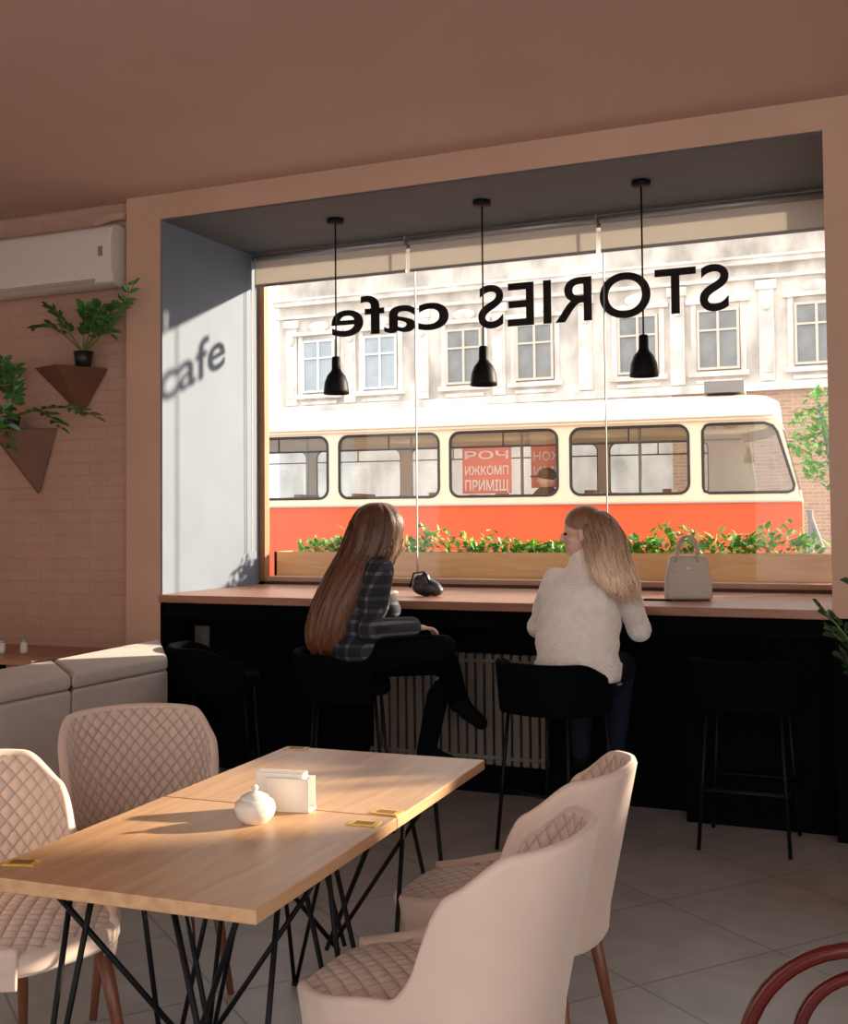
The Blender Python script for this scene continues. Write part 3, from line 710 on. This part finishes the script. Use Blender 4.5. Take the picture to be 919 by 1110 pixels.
for i,(x,y) in enumerate(((-4.93,5.18),(-4.83,5.25))):
    g=root('spice_jar',(x,y,0.75),label='small glass shaker with metal cap on the dark table',category='jar',group='shakers on the dark table')
    mk('jar',B().lathe([(0,0),(0.02,0),(0.022,0.01),(0.02,0.06),(0,0.06)],(x,y,0.75),seg=16),M['ceram'],g,smooth=True)
    mk('cap',B().lathe([(0.021,0.06),(0.021,0.078),(0.012,0.085),(0,0.086)],(x,y,0.75),seg=16),M['alu'],g,smooth=True)

# ------------------------------------------------------------ air conditioner
ac=root('air_conditioner',(-5.0,5.79,2.95),label='white split air conditioner mounted on the painted brick wall',category='air conditioner')
prof=[(5.795,2.96),(5.795,3.32),(5.66,3.325),(5.61,3.30),(5.595,3.25),(5.60,3.03),(5.63,2.965),(5.70,2.94)]
b=B(); n=len(prof); x0,x1=-5.55,-4.49
b.add([(x0,y,z) for y,z in prof]+[(x1,y,z) for y,z in prof],[tuple(range(n)),tuple(range(n,2*n))[::-1]]+[(i,(i+1)%n,n+(i+1)%n,n+i) for i in range(n)])
mk('housing',b,M['white'],ac,bevel=0.012,bseg=3)
mk('air_flap',B().obox((-5.05,5.618,2.985),(0.85,0.006,0.05),Matrix.Rotation(math.radians(-28),3,'X')),M['sofa'],ac)
mk('indicator_panel',B().box(-4.58,-4.55,5.592,5.597,3.12,3.18),M['grey'],ac)
mk('pipe',B().tube([(-4.75,5.765,3.32),(-4.72,5.765,3.38),(-4.6,5.765,3.40),(-4.5,5.765,3.40)],0.025,seg=10),M['wall'],ac,smooth=True)

# ------------------------------------------------------------ plants
def zz(b,base,tip,bend,nleaf,ls,rnd,mi_s=0,mi_l=1):
    base=V(base);tip=V(tip);mid=(base+tip)/2+V(bend); pts=[]
    for i in range(13):
        t=i/12; pts.append(base*(1-t)**2+mid*2*t*(1-t)+tip*t*t)
    b.tube(pts,[0.006*(1-0.6*i/12) for i in range(13)],seg=6,mi=mi_s)
    for i in range(nleaf):
        t=0.35+0.65*i/(nleaf-1); k=min(11,int(t*12)); p=pts[k].lerp(pts[k+1],t*12-k)
        d=(pts[k+1]-pts[k]).normalized(); x,y=frame_from(d)
        phi=rnd.uniform(-0.5,0.5)
        sd=(x*math.cos(phi)+y*math.sin(phi))
        for sg in (-1,1):
            L=ls*rnd.uniform(0.8,1.15)*(1-0.35*abs(t-0.5)); dr=(sd*sg*0.85+d*0.6+V((0,0,rnd.uniform(-0.1,0.15)))).normalized(); w=dr.cross(y if abs(dr.dot(y))<0.9 else x).normalized(); up=w.cross(dr)*0.12*L
            b.add([p,p+dr*L*0.3+w*L*0.24+up,p+dr*L*0.7+w*L*0.2+up,p+dr*L,p+dr*L*0.7-w*L*0.2+up,p+dr*L*0.3-w*L*0.24+up,p+dr*L*0.5-up*0.3],[(0,1,6),(1,2,6),(2,3,6),(3,4,6),(4,5,6),(5,0,6)],mi_l)
rnd=random.Random(11)
def wall_shelf(c,tri,apex,label):
    r=root('wall_shelf',c,label=label,category='shelf',group='triangular wall shelves')
    b=B(); vs=[V(p) for p in tri]+[V(apex)]
    b.add(vs,[(0,1,2),(0,1,3),(1,2,3),(2,0,3)]); mk('shelf_body',b,M['copper'],r,bevel=0.004); return r
wall_shelf((-4.95,5.79,2.4),[(-5.25,5.79,2.50),(-4.66,5.79,2.46),(-4.82,5.5,2.465)],(-4.86,5.78,2.17),'brown triangular metal wall shelf holding the upright plant')
wall_shelf((-5.35,5.79,2.0),[(-5.62,5.79,2.10),(-5.06,5.79,2.10),(-5.33,5.5,2.09)],(-5.20,5.78,1.68),'brown triangular metal wall shelf holding the trailing plant')
pl=root('potted_plant',(-4.80,5.68,2.47),label='glossy green upright houseplant in a small black pot',category='plant')
mk('pot',B().lathe([(0,0),(0.045,0),(0.062,0.09),(0.056,0.09),(0.05,0.08),(0,0.08)],(-4.77,5.69,2.47)),M['blkpot'],pl,smooth=True)
b=B()
for tip,bend in (((-5.06,5.6,2.72),(-0.06,0,0.14)),((-4.97,5.62,2.84),(-0.05,0,0.08)),((-4.70,5.62,2.82),(0,0,0.05)),((-4.52,5.55,2.80),(0.02,-0.02,0.06)),((-4.38,5.56,2.80),(0.03,0,0.12)),((-4.42,5.5,2.62),(0.05,0,0.12)),((-4.26,5.52,2.90),(0.06,0,-0.02))):
    zz(b,(-4.77,5.69,2.55),tip,bend,7,0.095,rnd)
mk('foliage',b,[M['stem'],M['leafdk']],pl,kind='stuff',recalc=False)
pl=root('trailing_plant',(-5.3,5.68,2.1),label='trailing green houseplant in a small dark pot',category='plant')
mk('pot',B().lathe([(0,0),(0.045,0),(0.06,0.08),(0.055,0.08),(0.05,0.07),(0,0.07)],(-5.33,5.67,2.10)),M['blkpot'],pl,smooth=True)
b=B()
for tip,bend in (((-5.28,5.55,2.52),(-0.05,0,0.1)),((-5.14,5.5,2.46),(0.02,0,0.14)),((-5.10,5.45,2.24),(0.05,-0.03,0.2)),((-4.52,5.5,2.13),(0.1,0,0.12)),((-4.80,5.52,2.08),(0.05,0,0.14)),((-5.5,5.5,2.38),(-0.05,0,0.1)),((-5.10,5.42,1.98),(0.0,-0.08,0.25))):
    zz(b,(-5.33,5.67,2.17),tip,bend,7,0.09,rnd)
mk('foliage',b,[M['stem'],M['leafdk']],pl,kind='stuff',recalc=False)
pl=root('floor_plant',(-0.02,4.35,0),label='tall dark-leaved potted plant beside the counter end',category='plant')
mk('pot',B().lathe([(0,0),(0.12,0),(0.17,0.32),(0.155,0.32),(0.14,0.29),(0,0.28)],(-0.02,4.35,0)),M['blkpot'],pl,smooth=True)
b=B()
for tip,bend in (((-0.33,4.2,1.18),(0.05,0,0.25)),((-0.31,4.3,1.10),(0.05,0,0.25)),((-0.22,4.25,1.26),(0.05,0,0.2)),((-0.1,4.4,1.35),(0.05,0,0.1)),((0.2,4.4,1.4),(0,0,0.1)),((-0.28,4.35,1.0),(0,0,0.2))):
    zz(b,(-0.02,4.35,0.29),tip,bend,13,0.09,rnd)
mk('foliage',b,[M['stem'],mat('very_dark_leaf',(0.02,0.07,0.02),0.4,nscale=9,namt=0.4)],pl,kind='stuff',recalc=False)  # very dark green leaf colour for this plant

# ------------------------------------------------------------ bentwood chair
bc=root('bentwood_chair',(0.0,1.9,0),label='dark red glossy bentwood chair with looped back',category='chair')
fw=V((math.sin(math.radians(5)),math.cos(math.radians(5)),0)); rt=V((fw.y,-fw.x,0))
C0=V((-0.075,1.83,0))
def hoop(w,ztop,zb,r,n=24,back=0.0):
    pts=[]
    pts.append(C0-rt*w*0.92+fw*(0.06+back)+V((0,0,zb)))
    for i in range(n+1):
        a=pi*i/n; pts.append(C0-rt*w*math.cos(a)+fw*back+V((0,0,ztop-w*1.05+w*1.05*math.sin(a))))
    pts.append(C0+rt*w*0.92+fw*(0.06+back)+V((0,0,zb)))
    return B().tube(pts,r,seg=12)
mk('backrest_hoop',hoop(0.205,0.880,0.0,0.012),M['redwood'],bc,smooth=True)
mk('backrest_inner_hoop',hoop(0.122,0.842,0.46,0.010,back=0.004),M['redwood'],bc,smooth=True)
sc=C0+fw*0.24
mk('seat',B().lathe([(0,0),(0.19,0),(0.205,0.012),(0.2,0.03),(0.17,0.034),(0,0.028)],(sc.x,sc.y,0.435)),M['redwood'],bc,smooth=True)
for k in (-1,1): 
    p=sc+fw*0.15+rt*k*0.13; q=sc+fw*0.19+rt*k*0.17
    mk('leg',B().tube([(p.x,p.y,0.44),(q.x,q.y,0)],[0.018,0.012],seg=12),M['redwood'],bc,smooth=True)

# ------------------------------------------------------------ handbag, pouch, phone
hb=root('handbag',(-1.155,6.12,1.07),label='structured taupe leather handbag standing on the counter',category='handbag')
ra=rotz(math.radians(18))
b=B(); hc=V((-1.155,6.12,1.07)); vs=[]
for z,hx,hy in ((0.004,0.115,0.055),(0.02,0.12,0.06),(0.12,0.115,0.05),(0.2,0.10,0.035),(0.235,0.092,0.024)):
    for sx,sy in ((-1,-1),(1,-1),(1,1),(-1,1)): vs.append(hc+ra@V((sx*hx,sy*hy,z)))
fs=[(i*4+k,i*4+(k+1)%4,(i+1)*4+(k+1)%4,(i+1)*4+k) for i in range(4) for k in range(4)]+[(3,2,1,0),(16,17,18,19)]
b.add(vs,fs); mk('bag_body',b,M['bag'],hb,bevel=0.012,bseg=4)
for sy in (-1,1):
    pts=[hc+ra@V((-0.055*math.cos(pi*i/14)+0.01*sy,sy*(0.03),0.20+0.135*math.sin(pi*i/14)**0.8)) for i in range(15)]
    mk('handle',B().tube(pts,0.007,seg=8),M['bag'],hb,smooth=True)
mk('clasp',B().obox(hc+ra@V((0,-0.043,0.17)),(0.03,0.01,0.02),ra),M['alu'],hb,bevel=0.002)
mk('front_flap',B().obox(hc+ra@V((0,-0.046,0.15)),(0.19,0.006,0.012),ra),M['bag'],hb,bevel=0.002)
pc=root('pouch',(-2.62,6.0,1.07),label='crumpled dark blue and black pouch on the counter',category='bag')
b=B()
for dx,dy,dz,rx,ry,rz in ((0,0,0.05,0.09,0.05,0.05),(-0.03,0.0,0.09,0.05,0.04,0.04),(0.05,0.01,0.035,0.05,0.05,0.035),(0.0,-0.02,0.10,0.03,0.03,0.04)):
    b.ell((-2.60+dx,6.0+dy,1.07+dz),(rx,ry,rz))
blob('pouch_body',b,M['pouch'],0.008,3,pc)
mk('strap',B().tube([(-2.69,5.97,1.12),(-2.66,5.96,1.20),(-2.60,5.96,1.21),(-2.55,5.97,1.12)],0.005,seg=8),M['pants'],pc,smooth=True)
b=B(); b.box(-1.37,-1.23,6.02,6.09,1.07,1.078,0); b.box(-1.365,-1.235,6.025,6.085,1.078,1.0785,1)
mk('phone',b,[M['black'],mat('phone_screen',(0.02,0.02,0.025),0.08)],None,bevel=0.002,label='black smartphone lying flat on the counter',category='phone')

# ------------------------------------------------------------ people
def axes(F):
    F=V(F).normalized(); Rr=V((F.y,-F.x,0)).normalized(); U=Rr.cross(F); return F,Rr,U
def head(b,c,F,s=1.0):
    F,Rr,U=axes(F); rot=Matrix((Rr,F,U)).transposed()
    def e(f,r_,u,rad): b.ell(V(c)+F*f*s+Rr*r_*s+U*u*s,[k*s for k in rad],rot,seg=20,rings=14)
    e(-0.012,0,0.025,(0.074,0.092,0.088)); e(0.018,0,-0.035,(0.056,0.066,0.075)); e(0.05,0,-0.082,(0.032,0.03,0.024))
    e(0.083,0,-0.012,(0.010,0.016,0.022)); e(0.095,0,-0.025,(0.012,0.012,0.010))
    e(0.078,0,-0.052,(0.022,0.010,0.006)); e(0.076,0,-0.061,(0.019,0.010,0.006))
    for k in (-1,1):
        e(0.066,k*0.03,0.018,(0.022,0.012,0.006)); e(-0.005,k*0.075,-0.008,(0.008,0.018,0.03)); e(0.05,k*0.034,-0.028,(0.022,0.02,0.02))
mlips=mat('lips',(0.45,0.12,0.10),0.4)
def eyes(c,F,par):
    F,Rr,U=axes(F); b=B()
    for k in (-1,1):
        b.ell(V(c)+F*0.073+Rr*k*0.03+U*0.002,(0.009,0.009,0.006),seg=10,rings=8)
    mk('eyes',b,M['shoe'],par,smooth=True)
    b=B(); b.ell(V(c)+F*0.084-U*0.0565,(0.015,0.005,0.006),Matrix((Rr,F,U)).transposed()); mk('lips',b,mlips,par,smooth=True)
def hand(b,w,d,n,side=1):
    w=V(w); d=V(d).normalized(); n=V(n); n=(n-d*n.dot(d)).normalized(); l=d.cross(n)
    rot=Matrix((l,d,n)).transposed()
    b.ell(w+d*0.045,(0.037,0.052,0.015),rot); b.ell(w,(0.025,0.03,0.02),rot)
    for i,(off,L) in enumerate(((0.028,0.066),(0.009,0.075),(-0.010,0.070),(-0.028,0.055))):
        p0=w+d*0.075+l*off*side; p1=w+d*(0.09+L*0.3)+l*off*side*1.1; p2=p1+(d*0.9+n*0.45).normalized()*L*0.4; p3=p2+(d*0.6+n*0.8).normalized()*L*0.32
        b.tube([p0,p1,p2,p3],[0.009,0.0088,0.0082,0.007],seg=8); b.ell(p3,0.007,seg=8,rings=6)
    p0=w+d*0.02+l*side*0.028; p1=p0+(d*0.6+l*side*0.75).normalized()*0.035; p2=p1+(d*0.95+l*side*0.2+n*0.2).normalized()*0.03
    b.tube([p0,p1,p2],[0.013,0.0105,0.008],seg=8); b.ell(p2,0.008,seg=8,rings=6)
def chain(b,pts,rads):
    b.tube(pts,rads,seg=14)
    for p,r in zip(pts,rads): b.ell(p,r,seg=14,rings=10)
def hairloft(secs,name,m,par,seg=72,strand=0.05,yaw=23.5,seed=0,wisps=40,wlen=0.10,extra=(),fan=0.0,wr=0.005):
    ax=V((math.cos(math.radians(yaw)),math.sin(math.radians(yaw)),0)); ay=V((-ax.y,ax.x,0))
    S=[]; K=5
    for i in range(len(secs)-1):
        for k in range(K):
            t=k/K; a=secs[max(i-1,0)];b_=secs[i];c=secs[i+1];d=secs[min(i+2,len(secs)-1)]
            S.append([0.5*((2*b_[j])+(-a[j]+c[j])*t+(2*a[j]-5*b_[j]+4*c[j]-d[j])*t*t+(-a[j]+3*b_[j]-3*c[j]+d[j])*t**3) for j in range(5)])
    S.append(list(secs[-1]))
    b=B(); vs=[];fs=[]
    for i,(z,cx,cy,rx,ry) in enumerate(S):
        g=min(1,i/8)
        for k in range(seg):
            a=2*pi*k/seg; m_=1+g*strand*(math.sin(a*17+1.5*math.sin(i*0.15+seed))*0.5+math.sin(a*29+i*0.08)*0.35+noise.noise(V((math.cos(a)*2,math.sin(a)*2,i*0.12+seed)))*1.2)
            p=V((cx,cy,z))+ax*max(rx,0.002)*m_*math.cos(a)+ay*max(ry,0.002)*m_*math.sin(a)
            if i==len(S)-1: p.z+= -0.03*noise.noise(V((a*4,seed,0)))-0.015*math.sin(a*9)
            vs.append(p)
    n=len(S)
    for i in range(n-1):
        for k in range(seg):
            k2=(k+1)%seg; fs.append((i*seg+k,i*seg+k2,(i+1)*seg+k2,(i+1)*seg+k))
    fs.append(tuple(range(seg))); fs.append(tuple((n-1)*seg+k for k in range(seg))[::-1])
    b.add(vs,fs)
    for c,r,rot in extra: b.ell(c,r,rot,seg=32,rings=20)
    rw=random.Random(seed)
    for _ in range(wisps):
        a=rw.uniform(0,2*pi); i0=rw.randint(int(n*0.25),int(n*0.8)); pts=[];o_=rw.uniform(0.96,1.08); fk=rw.uniform(0,fan)
        for i in range(i0,n,3):
            z,cx,cy,rx,ry=S[i]; u=max(0,(i-n*0.5)/(n*0.5)); pts.append(V((cx,cy,z))+ax*(max(rx,0.03)*o_*math.cos(a)+fk*u*u)+ay*max(ry,0.02)*o_*math.sin(a)); a+=rw.uniform(-0.04,0.04)
        if len(pts)<2: continue
        e=pts[-1]+(pts[-1]-pts[-2]).normalized()*rw.uniform(0.1,1)*wlen*0.6; e.z-=rw.uniform(0,wlen*0.3); pts.append(e)
        m0=len(pts); b.tube(pts,[wr*(1-0.9*(j/(m0-1))**2) for j in range(m0)],seg=5)
    return mk(name,b,m,par,smooth=True)

# --- woman in plaid
p1=root('person',(-2.66,5.2,0.715),label='woman with long brown hair in dark plaid shirt, seated',category='person')
F1=V((0.8,0.6,0)); R1=V((0.6,-0.8,0)); HF1=(0.05,1.0,0)
pel=V((-2.65,5.2,0.80)); ch=V((-2.62,5.24,1.10)); nk=V((-2.575,5.27,1.33)); hd=V((-2.555,5.30,1.465))
rot1=Matrix((R1,F1,V((0,0,1)))).transposed()
rs=nk+R1*0.155-V((0,0,0.075)); ls_=nk-R1*0.155-V((0,0,0.075))
rel=V((-2.47,5.02,0.98)); rwr=V((-2.35,5.23,0.975)); lel=V((-2.60,5.52,1.03)); lwr=V((-2.72,5.72,1.105))
rk=V((-2.22,5.32,0.865)); ran=V((-2.26,5.62,0.58)); lk=V((-2.28,5.50,0.77)); lan=V((-2.38,5.47,0.34))
b=B(); head(b,hd,HF1)
chain(b,[nk-V((0,0,0.05)),nk,hd-V((0,0,0.05))],[0.055,0.048,0.05])
for c,r in ((pel,(0.14,0.10,0.09)),(V((-2.645,5.215,0.95)),(0.12,0.085,0.13)),(ch,(0.14,0.095,0.14)),(nk-V((0,0,0.10)),(0.14,0.075,0.06))): b.ell(c,r,rot1)
chain(b,[rs,rel,rwr],[0.044,0.035,0.026]); chain(b,[ls_,lel,lwr],[0.044,0.035,0.026])
hand(b,rwr,(0.6,0.78,-0.12),(0,0,-1),1); hand(b,lwr,(-0.4,0.9,0),(0,0,-1),-1)
chain(b,[pel+R1*0.08,rk,ran],[0.07,0.045,0.030]); chain(b,[pel-R1*0.08,lk,lan],[0.07,0.045,0.030])
chain(b,[ran,ran+V((0.05,0.04,-0.05))],[0.026,0.020]); chain(b,[lan,lan+V((0.06,0.04,-0.045))],[0.026,0.020])
blob('body',b,M['skin'],0.0055,3,p1); eyes(hd,HF1,p1)
b=B()
for c,r in ((V((-2.65,5.2,0.86)),(0.195,0.145,0.12)),(V((-2.645,5.215,0.98)),(0.175,0.135,0.13)),(ch,(0.18,0.135,0.14)),(nk-V((0,0,0.10)),(0.17,0.10,0.065))): b.ell(c,r,rot1)
chain(b,[nk-V((0,0,0.06)),nk+V((0,0,0.0))],[0.075,0.062])
chain(b,[rs,rs.lerp(rel,0.5)+V((0,-0.01,0)),rel,rwr],[0.074,0.072,0.067,0.052]); chain(b,[ls_,lel,lwr],[0.068,0.058,0.042])
blob('plaid_shirt',b,M['plaid'],0.008,6,p1)
b=B(); b.ell(pel-V((0,0,0.01)),(0.175,0.14,0.105),rot1)
chain(b,[pel+R1*0.08,(pel+R1*0.08).lerp(rk,0.5)+V((0,0,0.015)),rk,rk.lerp(ran,0.4),ran],[0.10,0.088,0.07,0.058,0.05])
chain(b,[pel-R1*0.08,lk,lk.lerp(lan,0.4),lan-V((0,0,0.03))],[0.10,0.07,0.058,0.05])
blob('trousers',b,M['pants'],0.009,4,p1)
for a_,d in ((ran,V((0.7,0.4,-0.6))),(lan,V((0.75,0.6,-0.3)))):
    b=B(); d.normalize(); chain(b,[a_-V((0,0,0.01)),a_-V((0,0,0.045))+d*0.06,a_-V((0,0,0.05))+d*0.15],[0.048,0.046,0.036]); b.ell(a_-V((0,0,0.05)),(0.045,0.045,0.034)); blob('shoe',b,M['shoe'],0.007,3,p1)
hairloft([(1.595,-2.56,5.29,0.01,0.01),(1.588,-2.56,5.29,0.055,0.055),(1.55,-2.56,5.285,0.108,0.10),(1.49,-2.563,5.28,0.138,0.118),(1.41,-2.573,5.26,0.148,0.115),(1.33,-2.59,5.235,0.152,0.105),(1.24,-2.62,5.17,0.150,0.085),(1.14,-2.655,5.115,0.142,0.07),(1.04,-2.69,5.09,0.135,0.065),(0.95,-2.715,5.075,0.122,0.06),(0.89,-2.73,5.07,0.10,0.045),(0.86,-2.735,5.07,0.08,0.03)],'hair',M['hairbr'],p1,seed=2,wisps=110,wlen=0.10,strand=0.07,wr=0.004)

# --- woman in white jacket
p2=root('person.001',(-1.5,5.2,0.715),label='woman with ombre blonde hair in white jacket, looking sideways',category='person')
pel=V((-1.495,5.2,0.80)); ch=V((-1.475,5.25,1.10)); nk=V((-1.465,5.28,1.32)); hd=V((-1.485,5.26,1.435)); FH=V((-0.97,-0.22,-0.06))
ls_=V((-1.62,5.28,1.215)); rs=V((-1.31,5.28,1.215)); lel=V((-1.74,5.38,0.98)); rel=V((-1.245,5.38,0.98)); lwr=V((-1.60,5.66,1.10)); rwr=V((-1.36,5.68,1.10))
lk=V((-1.58,5.58,0.78)); rk=V((-1.38,5.58,0.78)); lan=V((-1.57,5.50,0.36)); ran=V((-1.40,5.50,0.36))
b=B(); head(b,hd,FH)
chain(b,[nk-V((0,0,0.05)),nk,hd-V((0,0,0.05))],[0.055,0.048,0.05])
for c,r in ((pel,(0.14,0.10,0.09)),(V((-1.49,5.22,0.95)),(0.12,0.085,0.13)),(ch,(0.14,0.095,0.14)),(nk-V((0,0,0.09)),(0.13,0.075,0.06))): b.ell(c,r)
chain(b,[rs,rel,rwr],[0.044,0.035,0.026]); chain(b,[ls_,lel,lwr],[0.044,0.035,0.026])
hand(b,rwr,(-0.3,0.9,0),(0,0,-1),-1); hand(b,lwr,(0.3,0.9,0),(0,0,-1),1)
chain(b,[pel+V((0.08,0,0)),rk,ran],[0.07,0.045,0.030]); chain(b,[pel-V((0.08,0,0)),lk,lan],[0.07,0.045,0.030])
chain(b,[ran,ran+V((0,0.07,-0.05))],[0.026,0.020]); chain(b,[lan,lan+V((0,0.07,-0.05))],[0.026,0.020])
blob('body',b,M['skin'],0.0055,3,p2); eyes(hd,FH,p2)
b=B()
for c,r in ((V((-1.49,5.19,0.84)),(0.205,0.155,0.09)),(V((-1.493,5.19,0.93)),(0.205,0.145,0.13)),(V((-1.488,5.21,1.02)),(0.205,0.145,0.13)),(V((-1.48,5.24,1.12)),(0.20,0.14,0.13)),(nk-V((0,0,0.11)),(0.17,0.115,0.08))): b.ell(c,r)
chain(b,[nk-V((0,0,0.08)),nk+V((0,0,0.0))],[0.105,0.082])
for s_,e_,w_ in ((rs,rel,rwr),(ls_,lel,lwr)):
    chain(b,[s_,s_.lerp(e_,0.33),s_.lerp(e_,0.66),e_,w_],[0.062,0.064,0.062,0.060,0.05])
blob('jacket',b,M['jacket'],0.009,22,p2)
b=B(); vs=[];fs=[];sg=120
for z,k in ((0.765,0.93),(0.762,0.99),(0.79,1.02),(0.84,1.045),(0.85,0.98)):
    for i in range(sg):
        a=2*pi*i/sg; rb=1+0.014*math.sin(a*40); vs.append((-1.49+0.195*k*rb*math.cos(a),5.19+0.147*k*rb*math.sin(a),z))
for j in range(4):
    for i in range(sg): fs.append((j*sg+i,j*sg+(i+1)%sg,(j+1)*sg+(i+1)%sg,(j+1)*sg+i))
b.add(vs,fs); mk('jacket_hem',b,M['jacket'],p2,smooth=True)
b=B(); b.ell(pel-V((0,0,0.02)),(0.175,0.14,0.09))
chain(b,[pel+V((0.085,0,0)),rk,rk.lerp(ran,0.4),ran],[0.10,0.072,0.06,0.046]); chain(b,[pel-V((0.085,0,0)),lk,lk.lerp(lan,0.4),lan],[0.10,0.072,0.06,0.046])
blob('jeans',b,M['jeans'],0.009,4,p2)
for a_ in (ran,lan):
    b=B(); chain(b,[a_-V((0,0,0.03)),a_+V((0,0.06,-0.055)),a_+V((0,0.15,-0.06))],[0.045,0.036,0.028]); blob('shoe',b,M['shoe'],0.007,3,p2)
Fh,Rh,Uh=axes(FH); rh=Matrix((Rh,Fh,Uh)).transposed()
hairloft([(1.545,-1.435,5.28,0.01,0.01),(1.538,-1.432,5.28,0.055,0.06),(1.51,-1.42,5.275,0.080,0.085),(1.47,-1.40,5.265,0.090,0.095),(1.42,-1.375,5.245,0.095,0.095),(1.36,-1.352,5.21,0.097,0.082),(1.30,-1.33,5.17,0.098,0.062),(1.25,-1.31,5.145,0.092,0.046),(1.21,-1.297,5.135,0.072,0.034),(1.17,-1.29,5.13,0.040,0.018)],'hair',M['hairbl'],p2,seed=5,wisps=200,wlen=0.11,strand=0.08,fan=0.085,wr=0.0042,
 extra=[(hd-Fh*0.020+Uh*0.052,(0.086,0.094,0.078),rh),(hd-Fh*0.045+Uh*0.0,(0.090,0.070,0.110),rh)])

# ------------------------------------------------------------ light
w=bpy.data.worlds.new('world'); SC.world=w; w.use_nodes=True
bg=w.node_tree.nodes['Background']; bg.inputs[0].default_value=(0.96,0.95,0.95,1); bg.inputs[1].default_value=2.25
s=bpy.data.lights.new('sun','SUN'); s.energy=13; s.angle=math.radians(1.8); s.color=(1.0,0.85,0.63)
so=bpy.data.objects.new('sun',s); COL.objects.link(so)
so.rotation_euler=V((-0.67,-0.56,-0.255)).to_track_quat('-Z','Y').to_euler()
SC.view_settings.view_transform='Standard'
